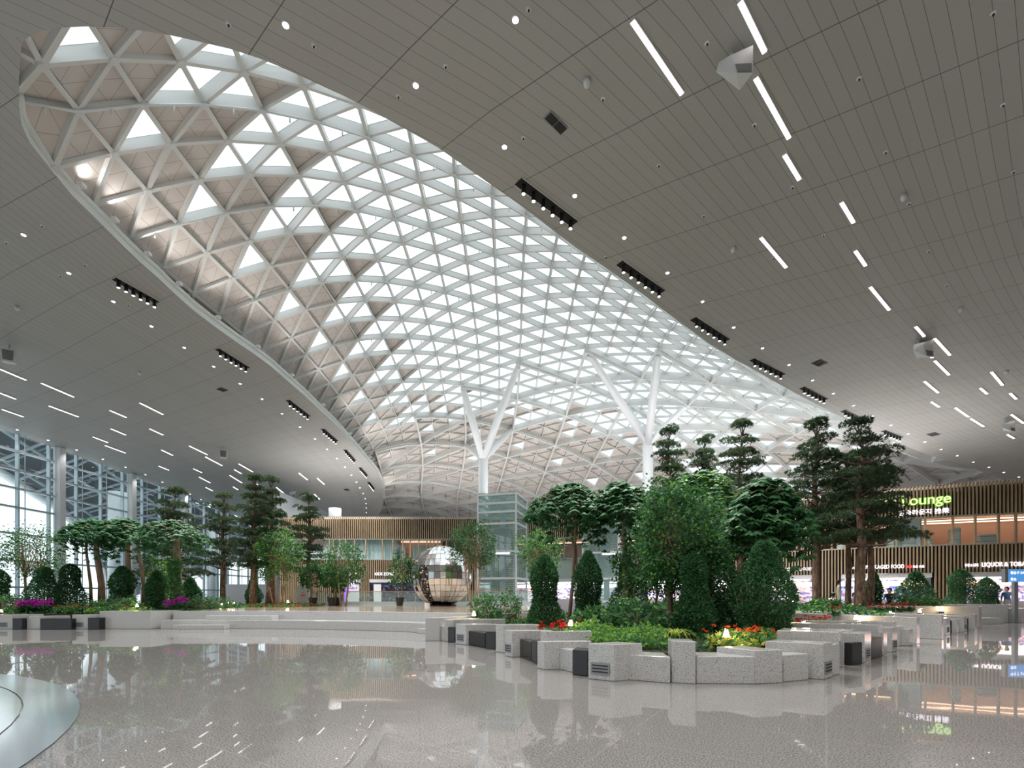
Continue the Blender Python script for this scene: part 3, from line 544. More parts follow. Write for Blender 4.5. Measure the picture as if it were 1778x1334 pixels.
# ------------------------------------------------------------------ ceiling lamps, track slots, speakers, vents
def ceil_frame(p):
    n = ceil_n(p.x, p.y); return n
def disc(b, c, n, r, seg=14, mi=0):
    t = Vector((1,0,0)).cross(n).normalized(); s = n.cross(t); return b.poly([c+t*r*math.cos(2*PI*k/seg)+s*r*math.sin(2*PI*k/seg) for k in range(seg)], mi)
def make_downlight():
    r = empty('downlight', (0,0,0)); b = MB(); b.tube([(0,0,0),(0,0,-.035)], [.11,.10], 16); b.build('trim_ring', 'white', r, smooth=False)
    b = MB(); b.tube([(0,0,-.03),(0,0,-.045)], [.08,.08], 14); b.build('lens', 'lens', r); return r
dl = make_downlight(); first = True
def lamp_spot(p, power, ang, parent=None, col=(1,.955,.92), r=.15):
    ld = bpy.data.lights.new('lamp_light', 'SPOT'); ld.energy = power; ld.spot_size = R(ang); ld.spot_blend = .6; ld.color = col; ld.shadow_soft_size = r
    o = bpy.data.objects.new('lamp_light', ld); COL.objects.link(o); o.location = p; return o
def put_down(p, label, group):
    global first
    o = dl if first else copy_tree(dl); first = False
    o.location = p; tag(o, label, 'downlight', group); lamp_spot(p-Vector((0,0,.12)), DL_W*(.12 if 'window' in group else 1), 130)
DL_W, TR_W = 1000, 4800
for i, p in enumerate(LC): put_down(p, 'downlight, %s from the near end along the left skylight rim' % ordinal(i), 'downlights along the left skylight rim')
for i, p in enumerate(RC): put_down(p, 'downlight, %s from the near end along the right skylight rim' % ordinal(i), 'downlights along the right skylight rim')
for i, q in enumerate([(30,746),(83.5,764),(133,781),(178.6,797),(218,811),(252.5,824),(282,837),(307.6,848),(330,858),(349,867.6),(365,876)]):
    put_down(on_ceil(*q), 'downlight, %s from the near end in the row beside the window wall' % ordinal(i), 'downlights beside the window wall')
put_down(on_ceil(895,33), 'large round downlight near the top edge of the photo, left of the long strip lamps', 'downlights along the right skylight rim')
for i, (x, y) in enumerate([(x, y) for x in (-34,-18,-2,14,30,46) for y in (-22,-8,4)]):   # unseen lamps added behind the viewer to brighten the hall
    if y == 4 and x < -30: continue
    p = Vector((x, y, ceil_z(x, y))); o = copy_tree(dl); o.location = p; tag(o, 'added unseen downlight behind the viewer, %s counted from the left' % ordinal(i), 'downlight', 'added downlights behind the viewer'); lamp_spot(p-Vector((0,0,.12)), 3000, 140)
STR = [(1098,34,1184,161),(1285,0,1328,88),(1312,133,1370,238),(1362,267,1388,310),(1461,350,1482,385),(1321,411,1365,463),(1485,434,1503,460),(1511,497,1544,537),(1590,566,1605,583),(1622.6,586.5,1649.5,615.6),(1606,607,1619,620),(1623,625.5,1648,650),(1605,661,1629,681),(1721.5,645,1741,668),(1702,673,1714,683),(1754,682,1764.5,692),(1617,697,1631,706),(1658.6,707,1681.6,723),(1685.7,726,1708,740),(1756,719,1777,734),(1749,754,1760.7,760.5)]
STL = [(0,640,45,659),(72,664.5,128,688.5),(0,681.6,27,692),(85,704,136,723),(3.4,710,40.5,723),(243,699,283,719),(191,712,219,724),(193,744,218,754.6),(260,744,283,754.6),(161.5,758,187,767.7),(182.6,773,217.7,786),(329,774,360,789),(357,793,385.5,808),(280.6,781,299.7,790),(414.5,805,439,819),(407,815,419,822),(399,825,420,838),(336,813.5,350,820),(346,828,365,838),(276,809,293,816),(357.6,846,369,852),(405,845,413,850),(389,857,398,863),(446,840,455,848),(480,846,500,862),(519,821,534,833),(551,830,563,841),(546,857.7,555,867)]
def rank_words(lst, side):
    out = []
    for i, s in enumerate(lst):
        ln = math.hypot(s[2]-s[0], s[3]-s[1]); out.append('%s strip lamp in the %s ceiling, %s from the near end' % ('long' if ln > 60 else 'medium' if ln > 30 else 'short', side, ordinal(i) if i < 26 else ['last but one','very last'][i-26]))
    return out
for lst, side in ((STR,'right'), (STL,'left')):
    for s, lab in zip(lst, rank_words(lst, side)):
        a, c = on_ceil(s[0], s[1]), on_ceil(s[2], s[3]); r = empty('strip_lamp', a, label=lab, cat='lamp', group='strip lamps in the %s ceiling' % side)
        a, c = Vector((0,0,-.02)), c-a-Vector((0,0,.02)); b = MB(); b.bar(a, c, .17, .06); b.build('housing', 'white', r); b = MB(); b.bar(a-Vector((0,0,.035)), c-Vector((0,0,.035)), .12, .02); b.build('diffuser', 'strip', r)
TRK = [(900,314,998,388),(1076,456,1150,507),(1204,553,1263,591),(1306,624,1360,651),(1393,673,1434,694),(1464,713,1501,731),(1534,748,1565,760)]
TRL = [(199,483.5,274,525),(378,606,431,639),(500,695,537,723),(560,745,585,766),(599,781,616,800),(625,812,637,826),(640,837,649,849)]
for lst, side in ((TRK,'right'), (TRL,'left')):
    for i, s in enumerate(lst):
        a, c = on_ceil(s[0], s[1]), on_ceil(s[2], s[3])
        lamp_spot((a+c)/2-Vector((0,0,.45)), TR_W, 110)
        r = empty('track_spotlight', a, label='black slot of six spotlights by the %s skylight rim, %s from the near end' % (side, ordinal(i)), cat='spotlight', group='spotlight slots beside the %s rim' % side)
        d = c-a; b = MB(); b.bar(Vector((0,0,-.012)), d-Vector((0,0,.012)), .42, .02); b.build('slot', 'dark_gap', r)
        b = MB()
        for sgn in (-1, 1): sd = d.normalized().cross(Vector((0,0,1)))*.22*sgn; b.bar(sd-Vector((0,0,.02)), d+sd-Vector((0,0,.02)), .02, .04)
        b.build('frame', 'white', r)
        for k in range(6):
            q = d*((k+.5)/6); b = MB(); b.tube([q-Vector((0,0,.03)), q-Vector((0,0,.36))], .085, 12); h = b.build('spot_head', 'black_metal', r, smooth=False)
            b = MB(); b.tube([q-Vector((0,0,.355)), q-Vector((0,0,.375))], .066, 12); b.build('lens', 'lens', h)
def speaker_box(px, py, wpx, label, rz, horn=True):
    p = on_ceil(px, py); y = p.y*.96; s = wpx/F*y; p = at_depth(px, py, y); zc = ceil_z(p.x, p.y)
    r = empty('hanging_speaker', p, rz, label, 'speaker', 'pale speakers hung from the ceiling'); h = s*.5
    if horn:
        b = MB(); b.hexa([(-.5*s,-.12*s,-.05*s),(-.05*s,-.42*s,-.42*s),(.42*s,-.42*s,-.40*s),(.40*s,.35*s,-.1*s),(-.42*s,-.1*s,.25*s),(-.2*s,-.35*s,.18*s),(.46*s,-.35*s,.48*s),(.44*s,.4*s,.5*s)])
        b.build('cabinet', 'speaker', r, bevel=.02); b = MB(); b.poly([(-.02*s,-.427*s,-.38*s),(.38*s,-.427*s,-.37*s),(.39*s,-.40*s,-.1*s),(-.08*s,-.40*s,-.12*s)]); b.build('grille', 'mesh_grey', r)
    else:
        b = MB(); b.hexa([(-.42*s,-.3*s,-.6*s),(.42*s,-.3*s,-.6*s),(.42*s,.3*s,-.6*s),(-.42*s,.3*s,-.6*s),(-.5*s,-.36*s,.6*s),(.5*s,-.36*s,.6*s),(.5*s,.36*s,.6*s),(-.5*s,.36*s,.6*s)]); b.build('cabinet', 'speaker', r, bevel=.02)
        b = MB(); b.poly([(-.34*s,-.335*s,-.45*s),(.34*s,-.335*s,-.45*s),(.4*s,-.37*s,.45*s),(-.4*s,-.37*s,.45*s)]); b.build('grille', 'mesh_grey', r)
    zt = zc-p.z; b = MB(); b.tube([(0,0,.4*s),(0,0,zt)], .05*s, 8)
    if horn: b.tube([(.48*s,.1*s,.1*s),(.62*s,.1*s,zt)], .018*s, 5)
    b.build('bracket', 'mullion', r)
speaker_box(1270, 130, 60, 'large pale horn speaker hung between the long strip lamps at upper right', R(0))
speaker_box(1594, 611, 36, 'middle sized pale horn speaker hung beside short strip lamps on the right ceiling', R(15))
speaker_box(1745, 743, 22, 'small pale horn speaker hung at the far right edge above the lounge', R(15))
speaker_box(16, 619, 19, 'pale box speaker hung from the left ceiling at the photo edge', R(30), False)
speaker_box(388, 789, 12, 'pale box speaker hung from the left ceiling above the pines', R(25), False)
speaker_box(508, 858, 11, 'small pale speaker hung beyond the left pines', R(20))
for (x0, y0, x1, y1, wd, lab) in ((950,198,980,228,.28,'dark two part air grille in the ceiling above the skylight rim'),(379,674,392,679,.55,'dark air grille in the left ceiling beside the spotlight slots'),(1416,627,1430,633,.6,'dark air grille in the right ceiling above the fourth spotlight slot'),(1616,752,1626,756,.6,'open dark air hatch in the ceiling above the lounge'),(600,849,604,852,.6,'small dark air grille high on the far left ceiling')):
    a, c = on_ceil(x0, y0), on_ceil(x1, y1); r = empty('air_grille', a, label=lab, cat='vent'); d = c-a
    b = MB(); b.bar(Vector((0,0,-.01)), d-Vector((0,0,.01)), wd+.08, .03); b.build('frame', 'vent', r)
    b = MB(); b.bar(d*.04-Vector((0,0,.03)), d*.48-Vector((0,0,.03)), wd, .02); b.bar(d*.52-Vector((0,0,.03)), d*.96-Vector((0,0,.03)), wd, .02); b.build('louvre', 'vent_dark', r)
sp = None
SPR = [(397,42),(545,79),(918,16),(774,115),(692,167),(909,239),(1047,172),(1228,75),(1310,217),(1492,136),(1538,264),(1742,182),(1725,23),(1144,287),(1222,375),(1376,325),(1430,408),(1578,353),(1613,436),(1760,298),(1052,446),(1287,503),(1343,448),(1644,495),(1734,560),(73,392),(148,460),(11,421),(223,529),(105,479)]
for i, q in enumerate(SPR):
    p = on_ceil(*q)
    if sp is None:
        sp = empty('ceiling_sprinkler'); b = MB(); b.tube([(0,0,0),(0,0,-.03)], [.075,.06], 12); b.build('flange', 'white', sp); b = MB(); b.tube([(0,0,-.03),(0,0,-.06)], .03, 8); b.build('head', 'vent_dark', sp); o = sp
    else: o = copy_tree(sp)
    o.location = p; tag(o, 'tiny round sprinkler rosette in the %s ceiling, %s nearest the top of the photo' % (('right', ordinal(sorted(range(25), key=lambda k: SPR[k][1]).index(i))) if i < 25 else ('left', ordinal(sorted(range(25,30), key=lambda k: SPR[k][1]).index(i)))), 'sprinkler', 'ceiling sprinklers %s' % ('right' if i < 25 else 'left'))
for i, (x, y, lab) in enumerate([(1019,139,'left of the longest strip lamp'),(1569,339,'right of the short upper strips'),(1273,430,'left of the single strip lamp'),(1668,535,'right of the middle strips'),(1748,644,'beside the far right strips'),(30,532,'near the left photo edge'),(242,646,'below the first left spotlight slot')]):
    p = on_ceil(x, y); r = empty('dome_camera', p, label='small white dome sensor on the ceiling '+lab, cat='sensor', group='ceiling dome sensors')
    b = MB(); b.tube([(0,0,0),(0,0,-.12),(0,0,-.2),(0,0,-.24)], [.11,.11,.08,.02], 12); b.build('dome', 'speaker', r, smooth=True)

# ------------------------------------------------------------------ shop front: curved two-storey slatted facade
FP = [(-24.2,50.4),(-21,50.4),(-12,50.4),(-4,50.4),(3,49.8),(9,47.9),(14,45.8),(18,43.8),(24,40.6),(28.1,37.7),(32,35.7),(36.1,34.1),(42,32.3),(48,31)]
S_ = [0]
for a, c in zip(FP, FP[1:]): S_.append(S_[-1]+math.hypot(c[0]-a[0], c[1]-a[1]))
def fac(s, off=0.0):     # point on the facade line at arc length s, off metres behind it; and its direction angle
    i = max(0, min(len(FP)-2, next((k for k in range(len(FP)-1) if S_[k+1] >= s), len(FP)-2))); t = (s-S_[i])/(S_[i+1]-S_[i])
    a, c = FP[i], FP[i+1]; x, y = a[0]+(c[0]-a[0])*t, a[1]+(c[1]-a[1])*t
    def ang(k): k = max(0, min(len(FP)-2, k)); return math.atan2(FP[k+1][1]-FP[k][1], FP[k+1][0]-FP[k][0])
    g = ang(i)*(1-abs(t-.5))+(ang(i+1) if t > .5 else ang(i-1))*abs(t-.5); return x-math.sin(g)*off, y+math.cos(g)*off, g
def s_of(px):
    for k in range(4000):
        x, y, g = fac(k*.02)
        if CX+F*x/y > px: return k*.02
    return 78
SEND = S_[-1]; ZB, ZM, ZW, ZT = 3.15, 5.18, 7.28, 9.66
wb = empty('wall_back', (0,0,0)); struct(wb, 'curved two storey shop front clad in vertical wood slats')
def strip_wall(name, s0, s1, z0, z1, off, m, parent, step=.8):
    b = MB(); n = max(1, int((s1-s0)/step))
    for k in range(n):
        x0, y0, _ = fac(s0+(s1-s0)*k/n, off); x1, y1, _ = fac(s0+(s1-s0)*(k+1)/n, off); b.poly([(x0,y0,z0),(x1,y1,z0),(x1,y1,z1),(x0,y0,z1)])
    return b.build(name, m, parent)
def slab(name, s0, s1, z0, z1, o0, o1, m, parent):
    b = MB(); n = max(2, int((s1-s0)/1.0)); f = [fac(s0+(s1-s0)*k/n, o0)[:2] for k in range(n+1)]; g = [fac(s0+(s1-s0)*k/n, o1)[:2] for k in range(n+1)]
    for k in range(n): b.prism([f[k], f[k+1], g[k+1], g[k]], z0, z1)
    return b.build(name, m, parent)
def sx(px): return s_of(px)
A0, A1 = sx(908), sx(1262)                                # the open atrium stretch behind the lift and the trees
OPEN = [(sx(600),sx(627)),(sx(641),sx(765)),(A0,A1),(sx(1330),sx(1412)),(sx(1460),sx(1618)),(sx(1680),SEND)]
def is_open(s): return any(a < s < c for a, c in OPEN)
slats, mull = MB(), MB(); k = 0; s = .1; random.seed(3)
while s < SEND:
    x, y, g = fac(s); pitch = .20 if s < A0 else .215
    wd = pitch*(.40 if s < A0 else .45)
    slats.box((x, y, (ZW+ZT)/2), (wd,.14,ZT-ZW), g)
    if s < A0 or s > A1: slats.box((x, y, (ZB+ZM)/2), (wd,.14,ZM-ZB), g)
    if not is_open(s): slats.box((x, y, ZB/2), (wd,.14,ZB), g)
    s += pitch
slats.build('wood_slats', 'wood', wb)
for px in [572,579,590,600,616,635,664,682,699,712,727,741,747,753,760,775,790,805,822,838,930,955,980,1180,1210,1240,1372,1383,1391,1395,1399,1403,1408,1427,1444,1464,1488,1522,1556,1606,1654,1693,1733,1763]:
    x, y, g = fac(sx(px)); mull.box((x, y, (ZM+ZW)/2), (.12,.16,ZW-ZM), g)
mull.build('window_mullion', 'wood', wb)
strip_wall('backing', 0, SEND, ZW, ZT, .22, 'dark_gap', wb); strip_wall('backing', 0, A0, ZB, ZM, .22, 'dark_gap', wb); strip_wall('backing', A1, SEND, ZB, ZM, .22, 'dark_gap', wb)
for a, c in zip([0]+[o[1] for o in OPEN], [o[0] for o in OPEN]):
    if c-a > .3: strip_wall('backing', a, c, 0, ZB, .22, 'dark_gap', wb)
slab('roof_slab', 0, SEND, ZT-.25, ZT-.05, .2, 9, 'white', wb)
slab('floor_slab', 0, SEND, ZM-.35, ZM-.02, .25, 9, 'white', wb); slab('window_sill', 0, SEND, ZM-.05, ZM+.03, -.06, .25, 'mullion', wb); slab('window_head', 0, SEND, ZW-.04, ZW+.05, -.02, .25, 'mullion', wb)
strip_wall('window_glass', 0, SEND, ZM, ZW, .1, 'glass', wb)
peach = mat('peach_plaster', (.66,.48,.38), .6); brown = mat('brown_lounge_wall', (.20,.11,.08), .6); curtain = mat('pale_green_curtain', (.62,.72,.68), .7)
n_, r_ = noise_col(curtain, 5, [(.35,(.42,.52,.50)), (.65,(.70,.78,.75))], 1, 'Object', (3,3,.05))
slab('ceiling_slab', 0, SEND, ZW+.05, ZW+.12, .3, 9, peach, wb)
strip_wall('curtain', sx(562), sx(687), ZM, ZW, .5, curtain, wb); strip_wall('room_wall', sx(687), sx(762), ZM, ZW, 2.5, peach, wb)
strip_wall('curtain', sx(690), sx(700), ZM, ZW-.5, .9, curtain, wb); strip_wall('curtain', sx(712), sx(760), ZM, ZW-.5, 1.2, curtain, wb)
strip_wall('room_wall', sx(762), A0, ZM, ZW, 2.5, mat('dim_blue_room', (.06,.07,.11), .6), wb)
strip_wall('room_wall', A0, A1, ZM, ZW, 8, mat('bright_hall_beyond', (.75,.80,.88), .6), wb)
strip_wall('atrium_panel', A0, A1, ZB, ZM, .1, mat('pale_green_glass_panel', (.48,.56,.50), .25), wb)
strip_wall('room_wall', A1, sx(1582), ZM, ZW, 6, brown, wb); strip_wall('room_wall', sx(1560), sx(1606), ZM, ZW, .8, mat('sea_green_wall', (.30,.42,.38), .5), wb)
strip_wall('room_wall', sx(1604), SEND, ZM, ZW, 4, peach, wb)
b = MB(); x0, y0, g = fac(sx(1593), .9); b.box((x0, y0, (ZM+ZW)/2), (.7,.3,ZW-ZM), g); b.build('white_pier', 'column', wb)
for a, c, o in ((sx(690),sx(760),1.6),(sx(1360),sx(1470),3.2),(sx(1470),sx(1570),4.5),(sx(1606),SEND,1.6),(sx(1620),SEND,3.2),(sx(930),sx(1240),4)):
    slab('cove_lamp', a, c, ZW-.14, ZW-.06, o, o+.14, 'cove', wb)
# shop interiors behind the ground floor openings
def goods(name, cols, glow):
    m = mat(name, (.5,.5,.5), .5); tc = N(m, 'ShaderNodeTexCoord'); mp = N(m, 'ShaderNodeMapping'); mp.inputs['Scale'].default_value = (2.2,2.2,3.2); L(m, tc.outputs['Object'], mp.inputs[0])
    v = N(m, 'ShaderNodeTexVoronoi', distance='CHEBYCHEV'); v.inputs['Scale'].default_value = 2.0; L(m, mp.outputs[0], v.inputs['Vector']); r = ramp(m, cols); r.color_ramp.interpolation = 'CONSTANT'
    s3 = N(m, 'ShaderNodeSeparateColor'); L(m, v.outputs['Color'], s3.inputs[0]); L(m, s3.outputs[0], r.inputs[0]); L(m, r.outputs[0], bsdf(m).inputs['Base Color'])
    L(m, r.outputs[0], bsdf(m).inputs['Emission Color']); bsdf(m).inputs['Emission Strength'].default_value = glow; return m
g1 = goods('backlit_shop_shelves', [(0,(.9,.8,.85)),(.25,(.35,.3,.6)),(.45,(.95,.9,.95)),(.6,(.9,.55,.45)),(.75,(.15,.2,.5)),(.88,(1,.95,.9))], .7)
g2 = goods('backlit_blue_shelves', [(0,(.9,.85,.95)),(.3,(.1,.25,.9)),(.5,(.8,.85,1)),(.7,(.4,.35,.7)),(.85,(1,.8,.6))], .7)
g3 = goods('dim_shop_interior', [(0,(.05,.05,.09)),(.5,(.12,.12,.2)),(.8,(.03,.03,.05)),(.93,(.35,.4,.6))], .3)
for i, (a, c) in enumerate(OPEN):
    gm = [g3, g3, g1, g1, g2, g1][i]
    strip_wall('shop_shelves', a, c, 0, ZB-.3, 4.5, gm, wb); slab('shop_soffit', a, c, ZB-.35, ZB-.02, 0, 5, 'white', wb)
    if i >= 2:
        for o in (.8, 2.4): slab('shop_lamp', a+.3, c-.3, ZB-.42, ZB-.36, o, o+.25, 'shoplight', wb)
        strip_wall('shop_counter', a+.8, c-.8, 0, 1.05, 1.6, mat('white_red_counter', (.75,.70,.70), .4), wb)
        strip_wall('lit_fascia', a, c, ZB-.95, ZB-.6, 1.2, 'cove' if i != 2 else 'shoplight', wb)
b = MB(); b.box((3,70,1.5), (90,.3,3)); b.build('far_wall', 'white', wb)
b = MB(); b.box((20,112.5,12), (120,.4,26)); struct(b.build('wall_far', mat('blue_grey_far_glazing', (.16,.20,.25), .3)), 'far blue grey glazed wall beyond the shops')
b = MB()
for k in range(34): x = -36+k*3.2; b.bar((x,103,15), (x+1.6,103,21.5), .18, .3); b.bar((x+1.6,103,15), (x+3.2,103,21.5), .18, .3)
for z in (15.5,17,18.8,20.6): b.bar((-36,103.3,z), (72,103.3,z), .15, .2)
tag(b.build('roof_truss', 'beam'), 'pale lattice truss at the far end above the shop roof', 'truss')

def text_sign(name, txt, p, g, size, depth, m, label, parent=None, cat='sign', halo=None, group=None):
    cu = bpy.data.curves.new(name, 'FONT'); cu.body = txt; cu.size = size; cu.extrude = depth; cu.offset = size*.004; o = bpy.data.objects.new(name, cu); COL.objects.link(o)
    dg = bpy.context.evaluated_depsgraph_get(); me = bpy.data.meshes.new_from_object(o.evaluated_get(dg)); bpy.data.objects.remove(o); bpy.data.curves.remove(cu)
    o = bpy.data.objects.new(name, me); COL.objects.link(o); me.materials.clear(); me.materials.append(M[m]); o.location = p; o.rotation_euler = (R(90), 0, g); o.parent = parent
    xs = [v.co.x for v in me.vertices]; o['w'] = max(xs)-min(xs)
    if label: tag(o, label, cat, group)
    return o
def sign_on_facade(px0, px1, z, txt, m, label, hgt=None, off=-.16):
    s0, s1 = sx(px0), sx(px1); x0, y0, _ = fac(s0, off); x1, y1, _ = fac(s1, off); g = math.atan2(y1-y0, x1-x0); W = math.hypot(x1-x0, y1-y0)
    size = hgt or .5; o = text_sign('wall_sign', txt, (x0, y0, z), g, size, .03, m, label); k = W/o['w']; o.scale = (k, 1, 1); del o['w']; return o
o = sign_on_facade(1463, 1648, 8.28, 'Transfer Lounge', 'sign_core', 'lit Transfer Lounge sign with green edge on the upper slats', 1.02, -.22)
h = o.copy(); h.data = o.data.copy(); h.data.materials.clear(); h.data.materials.append(M['sign_green']); COL.objects.link(h); h.name = 'green_halo'; del h['category']; del h['label']; h.parent = o
mo = h.modifiers.new('d', 'DISPLACE'); mo.strength = .045; mo.mid_level = 0
h.matrix_parent_inverse = Matrix(); h.location = (0,0,-.05); h.rotation_euler = (0,0,0); h.scale = (1,1,1)
sign_on_facade(1559, 1646, 7.55, '환승라운지 换乘', 'sign_white', 'small lit white asian lettering beneath the green lounge sign', .42)
sign_on_facade(1502, 1568, 3.62-.10, 'PACKAGED FOOD', 'sign_white', 'lit white PACKAGED FOOD sign above the middle shop', .40)
sign_on_facade(1478, 1496, 3.60-.10, '식품', 'sign_white', 'small lit characters left of the PACKAGED FOOD sign', .26)
sign_on_facade(1583, 1603, 3.62-.08, '食品 食品', 'sign_white', 'small lit characters right of the red sign', .22)
sign_on_facade(1573, 1582, 3.62-.08, '免税', 'sign_red', 'small red lit characters right of PACKAGED FOOD', .22)
sign_on_facade(1702, 1800, 3.52, 'LIQUOR & TOBACCO', 'sign_white', 'lit white LIQUOR and TOBACCO sign at the right photo edge', .44)
sign_on_facade(1673, 1696, 3.55, '주류 & 담배', 'sign_white', 'small lit characters left of the LIQUOR sign', .25)
sign_on_facade(1352, 1412, 3.52, 'ACCESSORIES', 'sign_white', 'lit ACCESSORIES sign above the shop behind the pines', .36)
sign_on_facade(651, 683, 3.52, 'KIDS ZONE', 'sign_white', 'lit white KIDS ZONE sign left of the mirrored sphere', .40)
sign_on_facade(588, 620, 3.52, 'GAME ZONE', 'sign_white', 'lit ZONE sign behind the leafy stage tree', .40)
x0, y0, g = fac(sx(603), -.05); pf = MB(); q0 = fac(sx(602), -.4); q1 = fac(sx(619), -.4)
pf.bar((q0[0],q0[1],1.0-.9), (q0[0],q0[1],2.15), .16, .16); pf.bar((q0[0],q0[1],2.15), (q1[0],q1[1],2.15), .16, .16)
tag(pf.build('neon_frame', 'purple'), 'purple lit doorway frame beneath the ZONE sign', 'lit frame')
sign_on_facade(612, 619, 2.35, 'VR', 'sign_white', 'small lit VR sign above the purple frame', .5, -.5)
# wrapped furniture in the lounge windows
for i, (p0, p1, ht, lab) in enumerate([(1659,1676,1.35,'tall wrapped parcel left of the peach lounge windows'),(1708,1741,.75,'low wrapped crate in the peach lounge windows'),(1452,1470,.7,'white wrapped sofa beyond the pine trunks'),(1543,1556,.8,'wrapped armchair left of the pier'),(1571,1594,.95,'white wrapped sofa in the dark lounge window'),(1616,1626,.6,'small wrapped stool beside the pier')]):
    if 1590 > p0 > 1540: p0 -= 0
    x, y, g = fac((sx(p0)+sx(p1))/2, 1.0); wdt = sx(p1)-sx(p0); r = empty('wrapped_furniture', (x, y, ZM), g, lab, 'furniture', 'wrapped lounge furniture')
    b = MB(); b.box((0,0,ht/2), (wdt,.7,ht)); b.build('wrapping', 'rim', r, bevel=.08); b = MB(); b.box((0,0,ht*.8), (wdt+.02,.72,.04)); b.box((0,0,ht*.3), (wdt+.02,.72,.04)); b.build('tape', mat('ochre_tape', (.5,.42,.12), .6), r)

# ------------------------------------------------------------------ mirrored sphere on the stage
sy, sr = 33.0, 2.08; sxx = (767-CX)/F*sy; szc = .75+sr-.06
sph = empty('mirrored_sphere', (sxx, sy, .75), label='large faceted mirror metal sphere standing on the stage', cat='sculpture')
mb_ = MB(); dk_ = MB(); frm = MB(); NL, NA = 34, 15; zc = szc-.75; random.seed(5)
def sp_(la, lo, r): return Vector((r*math.cos(la)*math.cos(lo), r*math.cos(la)*math.sin(lo), zc+r*math.sin(la)))
for i in range(NA):
    l0, l1 = -PI/2+PI*i/NA, -PI/2+PI*(i+1)/NA
    for k in range(NL):
        o0, o1 = 2*PI*k/NL, 2*PI*(k+1)/NL; dark = (k in (22,23)) and 2 <= i <= 8
        e = .006; pts_ = [sp_(l0+e,o0+e,sr), sp_(l0+e,o1-e,sr), sp_(l1-e,o1-e,sr), sp_(l1-e,o0+e,sr)]
        c = sum(pts_, Vector())/4; tl = Vector((random.uniform(-1,1), random.uniform(-1,1), random.uniform(-1,1)))*.012
        if dark:
            for u in range(4):
                for v in range(4):
                    f_ = lambda a, d: pts_[0].lerp(pts_[1], a).lerp(pts_[3].lerp(pts_[2], a), d); j_ = Vector((random.uniform(-1,1), random.uniform(-1,1), random.uniform(-1,1)))*.05
                    dk_.poly([f_(u/4,v/4), f_((u+.9)/4,v/4)+j_, f_((u+.9)/4,(v+.9)/4), f_(u/4,(v+.9)/4)-j_], random.choice([0,0,0,1,2]))
        else: n_ = (c-Vector((0,0,zc))).normalized(); mb_.poly([p+n_*((p-c).dot(tl)*6) for p in pts_])
mb_.build('mirror_panels', mat('mirror_steel', (.90,.90,.90), .10, 1), sph)
dk_.build('crystal_slice', [mat('black_crystal', (.02,.02,.03), .08, .6), mat('mirror_chip', (.75,.78,.8), .05, 1), mat('smoke_crystal', (.10,.10,.11), .2, .5)], sph)
inn = MB(); inn.tube([sp_(-PI/2+PI*i/16, 0, sr*.985) .__class__((0,0,zc+sr*.975*math.sin(-PI/2+PI*i/16))) for i in range(17)], [max(.01, sr*.975*math.cos(-PI/2+PI*i/16)) for i in range(17)], 34); inn.build('inner_shell', mat('bronze_inner_shell', (.30,.24,.18), .4, .6), sph, smooth=True)
b = MB(); b.tube([(0,0,0),(0,0,.09)], 1.0, 24); b.build('base_ring', 'black_metal', sph)
b = MB(); b.tube([(-.75,-1.35,0),(-.75,-1.35,.22)], .18, 12); tag(b.build('floor_projector', 'white'), 'small white drum in front of the mirrored sphere', 'projector').location = (sxx, sy, .75)

# ------------------------------------------------------------------ glass lifts
def lift(pxa, pxb, ya, yb, pxc, yc, ztop, label):
    a = Vector(((pxa-CX)/F*ya, ya, 0)); c = Vector(((pxb-CX)/F*yb, yb, 0)); d = Vector(((pxc-CX)/F*yc, yc, 0)); e = a+(d-c)
    o = empty('glass_lift', (a.x, a.y, 0), label=label, cat='lift', group='glass lift shafts'); P = [Vector((0,0,0)), c-a, d-a, e-a]; up = Vector((0,0,1))
    b = MB(); z = .0
    for k in range(4): b.tube([P[k], P[k]+up*ztop], .09, 6)
    for zz in (.9,2.9,5.2,7.6,8.6,9.35,ztop-.15):
        for k in range(4): b.bar(P[k]+up*zz, P[(k+1)%4]+up*zz, .2, .16)
    b.build('frame', 'steel_white', o)
    b = MB()
    for k in range(4): b.poly([P[k], P[(k+1)%4], P[(k+1)%4]+up*ztop, P[k]+up*ztop])
    b.poly([p+up*ztop for p in P]); b.build('glass_walls', 'glass_green', o)
    b = MB()
    for k in range(int(ztop/.16)):
        zz = .2+k*.16
        for q in range(4):
            f_ = .2; A, B_ = P[q], P[(q+1)%4]
            b.bar(A+up*zz, A.lerp(B_, f_)+up*zz, .05, .035); b.bar(A.lerp(B_, 1-f_)+up*zz, B_+up*zz, .05, .035)
    b.build('glass_fins', mat('green_glass_edge', (.40,.50,.46), .3), o)
    ctr = (P[0]+P[2])/2; b = MB(); b.box((ctr.x, ctr.y, 1.3+4.9), (1.5,1.3,2.3), 0); cab = b.build('cabin', mat('grey_lift_cabin', (.30,.36,.38), .3, .3), o)
    b = MB(); b.box((ctr.x, ctr.y-.7, 5.2), (1.2,.1,.25)); b.build('cabin_lamp', 'shoplight', cab)
    b = MB()
    for sg in (-1,1): b.box((ctr.x+sg*1.0, ctr.y, ztop/2), (.14,.2,ztop))
    b.box((ctr.x, ctr.y+.4, ztop/2), (.5,.2,ztop)); b.build('guide_rails', 'mullion', o)
lift(830, 896, 42, 41, 914, 44.5, 10.25, 'tall glass lift shaft with green tinted walls right of the mirrored sphere')
lift(1012, 1074, 43, 42, 1096, 45, 8.6, 'second glass lift shaft half hidden behind the umbrella trees')

